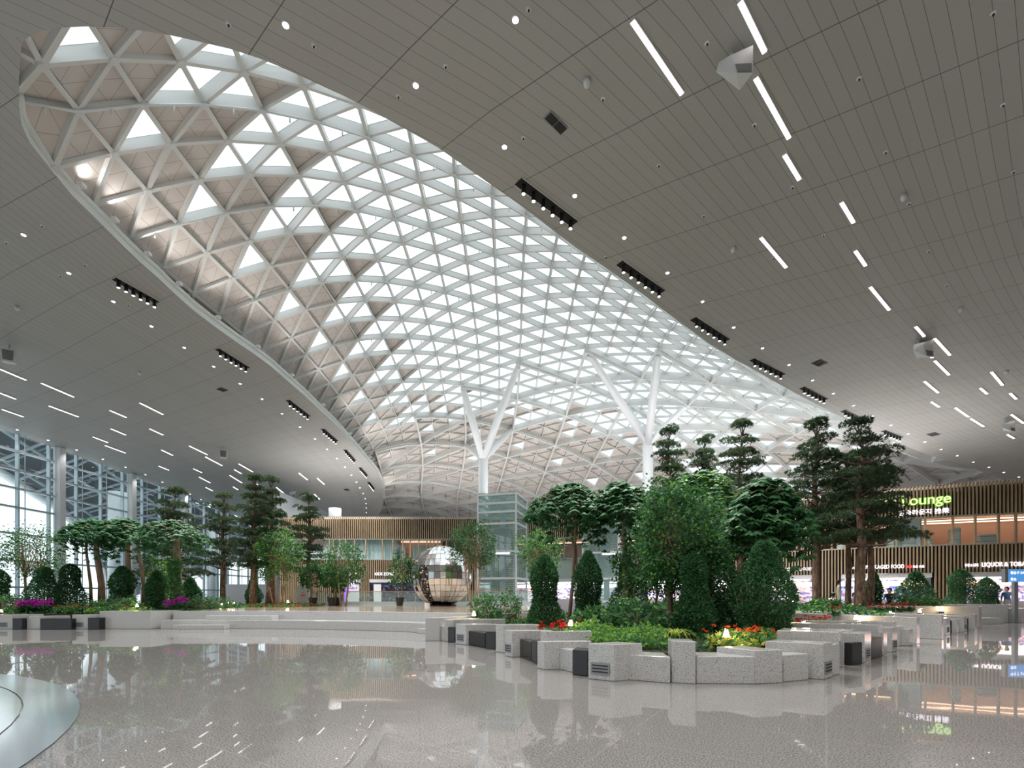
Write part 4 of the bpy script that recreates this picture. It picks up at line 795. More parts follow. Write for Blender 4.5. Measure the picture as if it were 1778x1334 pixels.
# ------------------------------------------------------------------ stage edge glass railing and items
rl = empty('glass_railing', (0,37,0), label='frameless glass railing with wood handrail along the back of the stage', cat='railing')
b = MB()
for k in range(15): x = -16.5+k*1.3; b.poly([(x+.03,0,.78),(x+1.27,0,.78),(x+1.27,0,1.70),(x+.03,0,1.70)])
b.build('glass_pane', 'glass_green', rl); b = MB(); b.bar((-16.5,0,1.74), (3,0,1.74), .09, .06); b.build('handrail', 'wood', rl)
b = MB()
for k in range(16): b.box((-16.5+k*1.3, .03, 1.23), (.04,.05,.98))
b.bar((-16.5,0,.86),(3,0,.86),.1,.22); b.build('post', 'mullion', rl)
p = at_floor(527, 1051, .75); y = p[1]; k = y/F
r = empty('information_stand', (p[0], y, .75), label='tall pale information board with a small red display on the stage', cat='board')
b = MB(); b.prism([(-.45,-.06),(.45,-.06),(.45,.06),(-.45,.06)], 0, 1.05); b.hexa([(-.45,-.06,1.05),(.45,-.06,1.05),(.45,.06,1.05),(-.45,.06,1.05),(-.45,-.06,1.42),(.12,-.06,1.42),(.12,.06,1.42),(-.45,.06,1.42)]); b.build('panel', mat('pale_grey_board', (.62,.66,.67), .4), r, bevel=.01)
b = MB(); b.box((-.02,-.065,.72), (.30,.02,.11)); b.build('display', emi('red_display', (.5,.02,.02), .6), r)
b = MB(); b.box((-.05,-.065,1.22), (.18,.02,.05)); b.box((-.03,-.065,.9), (.12,.02,.03)); b.build('printed_marks', 'vent', r)

# ------------------------------------------------------------------ granite planter blocks and black stone boxes
def block(name, label, l, r, ytop, d, ln, m='granite', vent=False, z=None, group='granite planter blocks', cat='planter block', inset=0):
    a, c = at_floor(*l), at_floor(*r); zt = z if z else topz(ytop, a[1]); d = Vector(d).normalized()*ln
    o = empty(name, (a[0], a[1], 0), label=label, cat=cat, group=group); p = [(0,0), (c[0]-a[0], c[1]-a[1])]; ring = [p[0], p[1], (p[1][0]+d.x, p[1][1]+d.y), (d.x, d.y)]
    b = MB(); b.prism(ring, 0, zt); b.build('body', m, o, bevel=.015)
    if vent:
        A = Vector((*p[0],0)); B_ = Vector((*p[1],0)); u = (B_-A); w_ = u.length; u.normalize(); nn = Vector((u.y,-u.x,0)); vw = min(.36, w_*.78); cx = A+u*(w_*.47)+nn*.006; zz = .20
        f = MB(); f.bar(cx-u*vw/2+Vector((0,0,zz)), cx+u*vw/2+Vector((0,0,zz)), .016, .21); v_ = f.build('vent_frame', 'vent', o)
        f = MB()
        for k in range(3): zz2 = zz-.055+k*.055; f.bar(cx+nn*.010-u*(vw/2-.03)+Vector((0,0,zz2)), cx+nn*.010+u*(vw/2-.03)+Vector((0,0,zz2)), .012, .022)
        f.build('vent_slot', 'vent_dark', v_)
    return o
BL = [ # left arm of the planter
 ('low granite block beside the right end of the stage steps', (764,1113),(772,1113.5),1087,(.5,.8),1.0,0,0),
 ('granite block behind the small black box near the stage steps', (772,1114),(788,1114.5),1076,(.6,.75),1.2,0,0),
 ('tall granite block with a vent, first of the planter left arm from the stage', (791,1118),(809,1120.5),1083,(1,.12),1.0,0,1),
 ('granite block standing behind the first vented block, slightly taller', (793,1113),(806,1114),1075,(1,.14),1.35,0,0),
 ('granite block right of the long black box, narrow and tall', (860.5,1132),(874,1134),1084,(1,.16),.95,0,0),
 ('granite block with a vent left of the paired black panels', (876.5,1139),(889,1141.5),1094,(1,.10),1.0,0,1),
 ('granite block right of the paired black panels', (932.5,1161),(944.5,1163.5),1113,(1,.12),.98,0,0),
 ('taller granite block standing behind the block right of the black panels', (938,1155),(949,1156),1096,(1,.12),1.0,0,0),
 ('low granite block left of the square black box', (964.8,1161),(994,1168),1124,(.55,.8),.5,0,0),
 ('large granite block with a big vent in front of the lime ground cover', (1021,1179),(1067,1184),1117,(.82,.40),.62,0,1),
 ('low granite block between the big vented block and the narrow tall block', (1090,1181),(1164,1187),1137,(.12,1),.62,0,0),
 ('narrow tall granite block at the front tip of the planter', (1166,1186),(1208,1188.5),1113,(.18,1),.46,0,0),
 ('long low granite bench block at the front tip below the bollard lamp', (1209,1187.5),(1311,1188.5),1140,(.05,1),.62,0,0),
 ('granite block right of the long front bench, higher than it', (1312,1188.5),(1359,1186),1130,(-.6,1),.75,0,0),
 ('low granite block left of the long vented block on the right arm', (1361,1185),(1404,1181),1138,(-.4,.9),.5,0,0),
 ('long granite block with a vent on its end, first of the planter right arm', (1430,1181),(1446,1175.5),1118,(-.80,.50),.92,0,1),
 ('narrow low granite slab behind the first long block of the right arm', (1446.5,1174),(1458,1170.5),1120,(-.8,.5),.5,0,0),
 ('long tall granite block, second of the planter right arm', (1456,1161),(1464,1157),1098,(-.85,.45),1.1,0,0),
 ('granite block behind the black box of the right arm', (1474,1150),(1483,1146),1095,(-.8,.5),1.3,0,0),
 ('granite block with a vent right of the narrow black box', (1501,1152),(1513,1147),1100,(-.85,.5),.95,0,1),
 ('granite block behind the metal box of the right arm', (1525,1140),(1532,1137.5),1085,(-.9,.4),1.9,0,0),
 ('granite block right of the metal box', (1534,1139),(1540.5,1136.5),1099,(-.85,.5),1.0,0,0),
 ('granite block with a vent, third vented one of the right arm', (1549,1133),(1558,1130.5),1090,(-.9,.4),.9,0,1),
 ('tall granite block behind the third vented block of the right arm', (1552,1128),(1557,1126.5),1080,(-.9,.3),2.2,0,0),
 ('slim granite block left of the low end block', (1561.5,1123),(1569,1120.5),1088,(-.9,.4),.8,0,0),
 ('low granite end block before the first long wall', (1579,1122),(1585.5,1120.5),1093,(-.95,.3),.8,0,0),
 ('first long granite wall at the end of the right arm', (1591.5,1119.5),(1597,1117.5),1072.5,(-.40,.92),5.0,0,0),
 ('second long granite wall of the right arm', (1635,1111),(1638.6,1109.5),1067.5,(-.62,.78),5.6,0,0),
 ('granite post with a vent, nearest of the posts between the long walls', (1643,1104),(1650,1102),1074,(-.9,.4),1.2,0,1),
 ('granite post behind the first black panel between the long walls', (1661.5,1100),(1666,1098.5),1075,(-.9,.3),1.6,0,0),
 ('granite post with a vent, middle of the posts between the long walls', (1674,1098),(1679,1096),1070,(-.9,.3),1.6,0,1),
 ('granite post, farthest before the third long wall', (1692.5,1094),(1697,1092.5),1067,(-.9,.3),2.0,0,0),
 ('third long granite wall holding the upper planter', (1700,1091),(1704.7,1089.5),1053,(-.9,.25),5.0,0,0),
 ('fourth long granite wall right of the small steps', (1751,1082),(1755.5,1081),1050,(-.95,.2),3.2,0,0),
 ('granite block with a vent beside the fourth long wall', (1767,1080),(1771,1079),1060,(-.9,.3),.9,0,1),
 ('granite block at the right photo edge under the direction sign', (1773,1082),(1780,1080),1057,(-.9,.3),.6,0,0),
 # left garden
 ('granite block with a vent at the left photo edge', (-8,1093),(21,1093),1067.5,(1,.75),1.0,0,1),
 ('narrow low granite block left of the plain tall one in the left garden', (38.8,1093),(49,1093),1074,(.1,1),.6,0,0),
 ('plain granite block left of the long black bench panel', (49.3,1093),(69,1093),1070,(1,.65),1.0,0,0),
 ('granite block with a vent right of the long black bench panel', (125,1093),(152,1093),1067.5,(1,.7),1.0,0,1),
]
VENTED = 0
for lab, l, r, yt, d, ln, blk, vt in BL: block('granite_block', lab, l, r, yt, d, ln, 'granite', vt)
BK = [('small black stone box near the stage steps', (777.5,1115.5),(789,1116.5),1089,(.2,1),.5),
 ('long black stone box of the planter left arm', (809,1119.5),(842,1126),1095,(.6,.8),.4),('short black stone box joined to the long one', (843,1127),(860,1128.5),1097,(.6,.8),.5),
 ('black stone panel left of the paired panels seam', (902,1141),(922,1149),1109.5,(.7,.7),.3),('black stone panel right of the seam beside the tall block', (922.5,1149.5),(932,1154),1112,(.7,.7),.3),
 ('square black stone box left of the big vented block', (994,1172),(1020.5,1175.5),1128,(.3,1),.45),
 ('narrow black stone box standing on the right arm', (1465.5,1155),(1479.5,1156.5),1116,(.5,.3),.45),
 ('brushed dark box with a grey face on the right arm', (1513.5,1146.5),(1532,1141),1110,(-.5,.8),.45),
 ('first slim black panel between the far granite posts', (1651,1100),(1656,1099.5),1078,(-.5,.8),.5),('second slim black panel between the far granite posts', (1667,1097),(1669.5,1096.5),1077,(-.5,.8),.5),('third slim black panel between the far granite posts', (1680,1094),(1684.5,1093.5),1074,(-.5,.8),.5),
 ('small black stone box in the left garden wall', (21.5,1093.6),(38.5,1093.6),1074,(0,1),.5),('long black bench panel in the left garden wall', (69.5,1093.6),(124.5,1093.6),1074.5,(0,1),.5),('small black stone box beside the stage wall', (152.5,1093.6),(172.3,1093.6),1073,(0,1),.5)]
for lab, l, r, yt, d, ln in BK: block('black_stone_box', lab, l, r, yt, d, ln, 'black_stone', group='black stone boxes between the granite blocks', cat='stone box')
block('granite_wall', 'granite wall closing the right end of the stage steps', (738,1113.5),(763,1113.5),1073,(.50,.86),6.0, group='granite stage walls', cat='wall block')
block('granite_wall', 'granite wall closing the left end of the stage steps', (172.5,1092.7),(262,1092.7),1061.5,(.05,1),2.0, group='granite stage walls', cat='wall block')
b = MB()
for k in range(3): x, y = at_floor(1704+k*5, 1085-k*1.2); b.prism([(x,y),(x+1.4,y+.4),(x+1.0,y+2.2),(x-.6,y+1.8)], 0, .32-.1*k)
tag(b.build('granite_steps', 'granite'), 'small granite steps between the third and fourth long walls', 'steps')

# ------------------------------------------------------------------ planting beds
def bed(name, ring, z0, z1, label):
    b = MB(); b.prism(ring, z0, z1); return struct(b.build(name, 'soil'), label)
BEDR = [(-1.5,16.0),(-.1,14.4),(.5,12.6),(1.1,10.6),(1.6,9.9),(2.3,8.95),(4.3,8.9),(5.0,9.15),(6.0,10.6),(7.2,12.0),(8.8,13.6),(11.3,15.8),(10.6,18.8),(9.0,24),(4,27),(0,24),(-2,19)]
BEDU = [(10.9,19.4),(12.6,15.6),(15.0,20.0),(19.5,25),(17.2,28.0),(22,33),(12,36),(6,30),(9.5,25.0)]
BEDL = [(-26,21.9),(-15.9,21.9),(-15.8,24.2),(-14.5,30),(-15.5,37),(-32,36),(-30,24)]
bed('floor_bed', BEDR, 0, .42, 'dark soil of the right planting island')
bed('floor_bed', BEDU, 0, .72, 'dark soil of the raised bed behind it'); bed('floor_bed', BEDL, 0, .62, 'dark soil of the left garden')
def soil_z(x, y):
    if in_poly(x, y, BEDR): return .42
    if in_poly(x, y, BEDU): return .72
    if in_poly(x, y, BEDL): return .62
    return .75

# ------------------------------------------------------------------ foliage engine: every leaf is a folded four-point blade
def blades(name, Pn, D, S, Ln, W, mats, mi, parent=None):
    n = len(Pn); Ln = np.asarray(Ln).reshape(-1,1)*np.ones((n,1)); W = np.asarray(W).reshape(-1,1)*np.ones((n,1)); up = np.cross(D, S)
    v = np.stack([Pn, Pn+D*Ln*.45+S*W*.5+up*W*.12, Pn+D*Ln, Pn+D*Ln*.45-S*W*.5+up*W*.12], 1).reshape(-1,3)
    me = bpy.data.meshes.new(name); me.vertices.add(4*n); me.vertices.foreach_set('co', v.astype(np.float32).ravel()); me.loops.add(4*n); me.loops.foreach_set('vertex_index', np.arange(4*n, dtype=np.int32))
    me.polygons.add(n); me.polygons.foreach_set('loop_start', np.arange(0, 4*n, 4, dtype=np.int32)); me.polygons.foreach_set('material_index', np.asarray(mi, dtype=np.int32))
    for x in mats: me.materials.append(M[x])
    me.update(calc_edges=True); me.validate(); o = bpy.data.objects.new(name, me); COL.objects.link(o); o.parent = parent; return o
def unit(a): return a/np.maximum(np.linalg.norm(a, axis=-1, keepdims=True), 1e-6)
def rdir(n): return unit(rng.normal(size=(n,3)))
def perp(D): return unit(np.cross(D, rdir(len(D))))
def branchy(b, base, tips, r0, r1=.012, n=6, sag=.1):
    for t in tips:
        base_, t = Vector(base), Vector(t); m1 = base_.lerp(t, .5)+Vector((random.uniform(-.1,.1), random.uniform(-.1,.1), random.uniform(-.05,.12)))*(t-base_).length
        b.tube([base_, m1, t], [r0, (r0+r1)*.55, r1], n)

def pine(x, y, z0, h, rad, tr, clear, seed, label, lean=(0,0), top_w=.25, two=False, group='cloud pruned pine trees'):
    random.seed(seed); global rng; rng = np.random.default_rng(seed)
    t = empty('pine_tree', (x, y, z0-.02), label=label, cat='tree', group=group); b = MB(); pts, rr = [], []
    for k in range(9):
        f = k/8; pts.append((lean[0]*f*f*h+.12*math.sin(k*1.7+seed)*f, lean[1]*f*f*h+.10*math.cos(k*2.1+seed)*f, h*f*.97)); rr.append(tr*(1-f)**.75+.025)
    rr[0] *= 1.15; b.tube(pts, rr, 12); tk = b.build('trunk', 'bark_pine', t, smooth=True)
    def tp(f): i = min(int(f*8), 7); return Vector(pts[i]).lerp(Vector(pts[i+1]), f*8-i)
    br = MB(); PP, DD, LL, MI = [], [], [], []; lv = max(6, int((1-clear)*h/.68)); nl = 0
    for q in range(lv+1):
        f = clear+(1-clear)*q/lv; rel = (f-clear)/(1-clear); rr_ = rad*((1-rel)**.8*(1-top_w)+top_w)*(.75+.35*math.sin(q*2.3+seed)**2)
        if rel > .96: rr_ = .25
        nb = 5 if rel < .8 else 3
        for s in range(nb):
            a = q*1.3+2*PI*s/nb+random.uniform(-.4,.4); out = rr_*random.uniform(.55,1.0); c = tp(f)+Vector((math.cos(a)*out, math.sin(a)*out, random.uniform(-.18,.22)-.05*out))
            o_ = tp(max(0, f-.04)); m1 = o_.lerp(c, .55)+Vector((0,0,random.uniform(-.1,.1)-.06*out)); br.tube([o_, m1, c], [.035+.02*out, .03, .012], 5)
            for sub in range(3):
                cc = np.array(c)+np.array((random.uniform(-.45,.45)*min(1,out), random.uniform(-.45,.45)*min(1,out), random.uniform(-.08,.14))); nt = int(34+12*min(out, 1.6)); ex = (.30+.13*out)*random.uniform(.8,1.2)
                u = rdir(nt)*np.array((ex, ex, .15)); u[:,2] = np.abs(u[:,2])*1.0-.03
                base = cc+u; ax = unit(u*np.array((1,1,2.4))+np.array((0,0,.10))); m_ = 6; P_ = np.repeat(base, m_, 0); D_ = unit(np.repeat(ax, m_, 0)+rng.normal(size=(nt*m_,3))*.55)
                PP.append(P_); DD.append(D_); LL.append(rng.uniform(.11,.19, nt*m_)); MI.append((rng.random(nt*m_) < .28).astype(int))
    br.build('branches', 'bark_pine', t, smooth=True); P_ = np.vstack(PP); D_ = np.vstack(DD); blades('needles', P_, D_, perp(D_), np.concatenate(LL), .032, ['needle','needle2'], np.concatenate(MI), t)
    return t
def leafy(name, x, y, z0, h, rx, rz, n, stems, seed, label, mats=('leaf_dark','leaf_mid','leaf_light'), prob=(.45,.42,.13), ll=.13, zc=None, hang=.18, clump=46, group=None, cat='tree', tr=.045, dens=.5, fork=.38, shell=.4, lw=.6):
    random.seed(seed); global rng; rng = np.random.default_rng(seed); t = empty(name, (x, y, z0-.02), label=label, cat=cat, group=group); zc = zc or h-rz
    b = MB(); cl = []
    for k in range(clump):
        d = rdir(1)[0]; r_ = (shell+(1-shell)*random.random())**.6; cl.append(np.array((d[0]*rx*r_, d[1]*rx*r_, zc+d[2]*rz*r_)))
    for s in range(stems):
        a = 2*PI*s/max(stems,1)+seed; off = .0 if stems == 1 else .09+.03*stems; p0 = Vector((math.cos(a)*off, math.sin(a)*off, 0)); p1 = Vector((math.cos(a)*off*2.2+random.uniform(-.1,.1), math.sin(a)*off*2.2, h*fork)); p2 = Vector((math.cos(a)*rx*.3, math.sin(a)*rx*.3, zc))
        b.tube([p0, p0.lerp(p1,.5)+Vector((random.uniform(-.04,.04),0,0)), p1, p2], [tr*1.15, tr, tr*.85, tr*.4], 8)
        for c in cl[s::stems]: b.tube([p1.lerp(p2, random.random()*.8), Vector(c)*.6+p2*.4, Vector(c)], [tr*.4, tr*.25, .006], 5)
    b.build('stems', 'bark_smooth', t, smooth=True); per = max(1, n//clump); PP = []
    for c in cl: PP.append(c+rng.normal(size=(per,3))*np.array((rx,rx,rz))*.20*(1.2-dens))
    P_ = np.vstack(PP); D_ = unit(rdir(len(P_))+np.array((0,0,-hang))+(P_-np.array((0,0,zc)))*np.array((.5,.5,.3))/max(rx,.1)); mi = rng.choice(len(mats), len(P_), p=prob)
    blades('leaves', P_, D_, unit(perp(D_)*np.array((1,1,.4))), rng.uniform(.7,1.2,len(P_))*ll, rng.uniform(.8,1.1,len(P_))*ll*lw, mats, mi, t); return t
def umbrella(x, y, z0, h, r, seed, label, trunks=((0,0,0,0,.10),), mats=('leaf_dark','leaf_mid','leaf_blue'), prob=(.45,.3,.25), n=520, drop=.55, ll=.20, group='umbrella crowned trees', skirt=.25, ry=1.0, lift=0):
    random.seed(seed); global rng; rng = np.random.default_rng(seed); t = empty('umbrella_tree', (x, y, z0-.02), label=label, cat='tree', group=group); b = MB()
    for (bx, by, tx, ty, rr) in trunks:
        b.tube([(bx,by,0),(bx*.7+tx*.3+.06,by,h*.3),(tx*.8+bx*.2,ty*.8,h*.62),(tx,ty,h*.8)], [rr*1.2, rr, rr*.85, rr*.6], 10)
        for k in range(7): a = 2*PI*k/7+random.random(); b.tube([(tx,ty,h*.76),(tx+math.cos(a)*r*.4,ty+math.sin(a)*r*.4,h*.88),(tx*.5+math.cos(a)*r*.8,ty*.5+math.sin(a)*r*.8,h*.90)], [rr*.5, rr*.3, .012], 5)
    b.build('stems', 'bark_smooth', t, smooth=True); PP, DD, LL, MI = [], [], [], []
    for k in range(n):
        a = random.uniform(0, 2*PI); q = math.sqrt(random.random()); lobes = 1+.14*math.sin(3*a+seed)+.08*math.sin(7*a); zz = h-drop*h*.30*(q**2.2)*1.3+.10*math.sin(5*a+q*7+seed)-random.random()*.22
        if random.random() < skirt: zz -= random.random()*h*.22; q *= .92
        c = np.array((math.cos(a)*q*r*lobes, math.sin(a)*q*r*lobes*ry, zz)); m_ = 8; ang = np.arange(m_)*2*PI/m_+random.random(); o = np.array((math.cos(a), math.sin(a), 0))*q
        D_ = unit(np.stack([np.cos(ang), np.sin(ang), -np.full(m_, .45+.5*q)], 1)+o*.6); PP.append(np.repeat(c[None], m_, 0)+D_*.02); DD.append(D_); LL.append(rng.uniform(.75,1.15,m_)*ll*(1.0 if random.random() < .8 else 1.3)); MI.append(np.full(m_, rng.choice(3, p=prob)))
    P_, D_ = np.vstack(PP), np.vstack(DD); S = unit(np.cross(D_, np.array((0,0,1.0))+rng.normal(size=P_.shape)*.15)); blades('leaves', P_, D_, S, np.concatenate(LL), np.concatenate(LL)*.42, mats, np.concatenate(MI), t); return t
def cone_shrub(x, y, z0, h, r, seed, label, n=4200, ll=.075, mats=('leaf_dark','leaf_mid','leaf_blue'), prob=(.6,.22,.18), blunt=.55, group='clipped cone shrubs'):
    random.seed(seed); global rng; rng = np.random.default_rng(seed); t = empty('clipped_shrub', (x, y, z0-.02), label=label, cat='shrub', group=group)
    b = MB(); b.tube([(0,0,0),(0,0,h*.8)], [.035,.012], 7)
    for k in range(26): a = random.random()*6.28; z = random.uniform(.1,.75)*h; q = r*.7*(1-(z/h)**2.2); b.tube([(0,0,z*.7),(math.cos(a)*q,math.sin(a)*q,z)], [.014,.005], 4)
    b.build('stems', 'bark_pine', t); f = rng.random(n)**.9; prof = r*np.minimum(1, (1-f**2.6))**blunt*(.82+.18*np.sin(f*9+seed)); prof = np.where(f < .12, prof*(.7+f*2.5), prof); a = rng.random(n)*2*PI; q = prof*(1-np.where(rng.random(n) < .55, np.abs(rng.normal(size=n))*.12, rng.random(n)*.9))*(1+.10*np.sin(a*3+f*6+seed)+.06*np.sin(a*7+f*13))
    P_ = np.stack([np.cos(a)*q, np.sin(a)*q, f*h+.02], 1); D_ = unit(np.stack([np.cos(a), np.sin(a), np.full(n,.5)], 1)+rng.normal(size=(n,3))*.7); blades('leaves', P_, D_, perp(D_), rng.uniform(.7,1.25,n)*ll, rng.uniform(.7,1.25,n)*ll*.6, mats, rng.choice(3, n, p=prob), t); return t

# pines ---------------------------------------------------------------
def px_x(px, y): return (px-CX)/F*y
for (px, y, pyt, rad, tr, cl, sd, lab) in [
 (302,30,846,1.95,.20,.30,1,'pine tree behind the left umbrella trees, its crown against the window wall'),
 (387,33,856,1.55,.17,.40,2,'single slim pine with a flat layered crown left of the stage'),
 (440,31,822,1.3,.21,.34,3,'tallest left pine with a red brown trunk at the left edge of the stage'),
 (470,34,829,1.35,.30,.42,4,'pine with a thick reddish trunk behind the light green stage tree'),
 (536,36,858,1.7,.19,.36,5,'pine standing left of the slatted shop front')]:
    z = .72 if y < 37 else 0; pine(px_x(px,y), y, z-.1, topz(pyt,y)-z, rad, tr, cl, sd, lab, lean=((.012 if px > 400 else 0),0), group='pines of the left garden')
for (px, y, pyt, rad, tr, cl, sd, lab, ln_) in [
 (1163,29,741,1.35,.17,.40,11,'leftmost right pine in front of the second branching column',0),
 (1222,31,756,1.25,.15,.42,12,'smaller pine behind the big fig tree',0),
 (1286,27.5,733,1.85,.20,.34,13,'broad pine above the right umbrella tree crown',0),
 (1418,23.6,732,1.5,.19,.40,14,'tall pine with a straight trunk left of the lounge sign',-.006),
 (1494,22.0,726,1.75,.22,.42,15,'tallest thick trunked pine in front of the lounge sign',0),
 (1473,25.5,790,1.3,.13,.52,16,'thin pine between the two tall right pines',0),
 (1512,24.2,772,1.5,.15,.50,17,'pine directly behind the thick trunked one',0)]:
    pine(px_x(px,y), y, .35, topz(pyt,y)-.4, rad, tr, cl, sd, lab, lean=(ln_,0), group='pines of the right garden')
# umbrella crowned trees -------------------------------------------------
for (px, y, pyt, r, sd, trs, lab) in [
 (160,25.5,901,1.25,21,((-.05,0,-.35,0,.07),(.42,.1,.2,0,.15)),'leftmost umbrella crowned tree by the window wall'),
 (215,25.0,899,1.35,22,((.2,0,.2,0,.13),(.95,.1,.75,0,.09)),'middle umbrella crowned tree of the left garden'),
 (300,24.0,902,1.55,23,((.2,0,.2,0,.19),),'right umbrella crowned tree of the left garden with a thick leafy trunk')]:
    umbrella(px_x(px,y), y, .6, topz(pyt,y)-.6, r, sd, lab, trs, mats=('leaf_mid','leaf_dark','leaf_blue'), prob=(.35,.25,.4), n=900, ll=.17, group='umbrella trees of the left garden')
for (px, y, pyt, r, sd, trs, lab, kw) in [
 (992,17.5,838,1.42,31,((.45,.1,-.1,0,.05),(.25,.2,.1,.1,.05),(-.1,0,.2,0,.06)),'slim stemmed umbrella tree above the clipped cones', {}),
 (1076,16.5,838,1.35,32,((.15,0,.15,0,.10),),'umbrella tree with one pale smooth trunk', {}),
 (1215,18.5,815,1.5,33,((.2,0,.1,0,.13),),'umbrella tree with bright green top behind the fig tree', {'mats':('leaf_light','leaf_mid','leaf_dark'),'prob':(.35,.35,.3)}),
 (1322,14.5,829,1.25,34,((-.1,0,-.05,0,.08),(.15,0,.15,0,.06)),'big leaved umbrella tree right of the fig tree', {'ll':.26,'skirt':.5,'drop':.9,'n':760})]:
    umbrella(px_x(px,y), y, .4, topz(pyt,y)-.4, r, sd, lab, trs, n=kw.pop('n',760), group='umbrella trees of the right island', **kw)
# leafy trees -------------------------------------------------------------
FG = 'leafy multi stemmed trees'
leafy('fig_tree', px_x(1178,13.4), 13.4, .4, topz(835,13.4)-.4, 1.25, 1.55, 11500, 4, 41, 'big dense weeping fig in the middle of the right island', ll=.12, clump=110, group=FG, tr=.06, prob=(.42,.44,.14))
leafy('fig_tree', px_x(1120,15.5), 15.5, .4, topz(925,15.5)-.4, 1.0, 1.0, 3600, 3, 42, 'loose fig left of the big weeping fig', ll=.11, clump=60, group=FG)
leafy('fig_tree', px_x(822,30), 30, .75, topz(908,30)-.75, 1.55, 1.35, 3600, 4, 43, 'leafy tree on the stage right of the mirrored sphere', ll=.15, clump=70, group=FG, mats=('leaf_dark','leaf_mid','needle2'), prob=(.4,.3,.3))
leafy('fig_tree', px_x(482,31), 31, .75, topz(920,31)-.75, 1.5, 1.65, 4200, 5, 44, 'bright green leafy tree at the left side of the stage', ll=.15, clump=75, group=FG, mats=('leaf_light','leaf_mid','leaf_dark'), prob=(.42,.4,.18))
leafy('fig_tree', px_x(596,32), 32, .75, topz(938,32)-.75, 1.4, 1.5, 3400, 4, 45, 'leafy tree in front of the ZONE sign', ll=.15, clump=70, group=FG)
leafy('fig_tree', px_x(937,24), 24, .4, topz(917,24)-.4, 1.15, 1.1, 2600, 3, 46, 'pale leafy tree right of the glass lift', ll=.13, clump=55, group=FG, mats=('leaf_light','leaf_mid','leaf_dark'), prob=(.35,.4,.25))
leafy('fig_tree', px_x(52,26), 26, .6, topz(914,26)-.6, 1.45, 1.5, 3400, 3, 47, 'airy small leaved tree at the far left against the windows', ll=.12, clump=70, group=FG, dens=.35)
leafy('fig_tree', px_x(272,26.5), 26.5, .6, 3.0, .9, 1.1, 1800, 3, 48, 'thin yellow green shrub tree under the right left-garden umbrella tree', ll=.12, clump=50, group=FG, mats=('leaf_light','leaf_dark','leaf_lime'), prob=(.3,.6,.1))
# clipped cone shrubs --------------------------------------------------------
for (px, y, z, pyt, r, sd, lab) in [
 (946,14.6,.4,965,.56,51,'left dark clipped cone shrub of the right island'),(1021,15.2,.4,958,.55,52,'clipped cone shrub behind the lime ground cover'),
 (1236,13.0,.4,930,.78,53,'tall loose clipped shrub right of the big fig trunk'),(1326,12.0,.4,941,.84,54,'largest clipped shrub at the front of the right island'),(1092,17.5,.4,968,.7,55,'clipped shrub behind the pale smooth trunk'),(1205,12.3,.4,962,.5,56,'slim clipped shrub at the fig trunk'),
 (1668,28.5,.5,990,.85,57,'clipped cone shrub beside the LIQUOR shop'),(1713,30.5,.5,1004,.75,58,'loose round shrub right of the far cone shrub'),(1517,27,.6,994,.48,59,'small round topped shrub in front of the middle shop'),(1590,27,.6,994,.95,60,'wide loose shrub in front of the blue shelves'),
 (77,24.5,.6,986,.82,61,'dark clipped cone shrub at the left window wall'),(122,25,.6,981,.75,62,'second clipped cone shrub, looser, left of the umbrella trees'),(-5,25,.6,990,.7,63,'clipped shrub cut by the left photo edge'),(212,24.4,.6,985,.7,64,'clipped cone shrub between the umbrella trunks'),(272,24.6,.6,992,.62,65,'clipped shrub before the thick leafy trunk'),(330,26,.6,1004,.6,66,'blue green clipped shrub left of the slim pine'),(440,35.5,.6,1005,.6,67,'small clipped shrub behind the red brown trunk')]:
    cone_shrub(px_x(px,y), y, z, topz(pyt,y)-z, r, sd, lab, n=(13000 if y < 13.5 else 9000 if y < 18 else 5200), ll=(.078 if y < 18 else .105), prob=((.42,.28,.30) if y < 13.5 else (.6,.22,.18)), group='clipped cone shrubs')
cone_shrub(px_x(303,23.7), 23.7, .6, 2.6, .34, 68, 'climbing ivy wrapped round the thick trunk of the right umbrella tree', n=1700, ll=.13, mats=('leaf_mid','leaf_dark','leaf_light'), prob=(.4,.4,.2), blunt=.15, group=None)
# low bushes --------------------------------------------------------------------
for (px, y, z, hh, r, sd, lab) in [(372,27,.6,.85,1.1,71,'low dark hedge bush left of the slim pine'),(345,25.5,.6,.8,.7,72,'low bush behind the magenta orchids'),(215,23.2,.6,.75,.9,73,'low variegated bush behind the lamp of the left garden'),(840,17.6,.4,1.05,.55,74,'dark low bush next to the lamp at the stage'),(880,18.2,.4,1.2,.6,75,'dark low bush left of the first cone shrub'),(1100,12.6,.4,1.0,.95,76,'broad leaved low bush behind the lime ground cover'),(1040,13.0,.4,.7,.6,77,'broad leaved bush below the second cone shrub'),(1440,21,.7,.55,.9,78,'broad leaved plants between the pine trunks'),(1590,23.5,.7,.75,1.1,79,'broad leaved plants beyond the red flowers'),(20,23.5,.6,.9,.9,80,'low dark bush at the left edge of the left garden'),(155,23,.6,.6,1.0,81,'low bush under the leftmost umbrella tree')]:
    leafy('low_bush', px_x(px,y), y, z, hh, r, hh*.55, 1500, 3, sd, lab, ll=(.16 if sd in (76,77,78,79) else .10), zc=hh*.5, clump=40, cat='bush', group='low bushes', tr=.012, lw=.55, fork=.3)
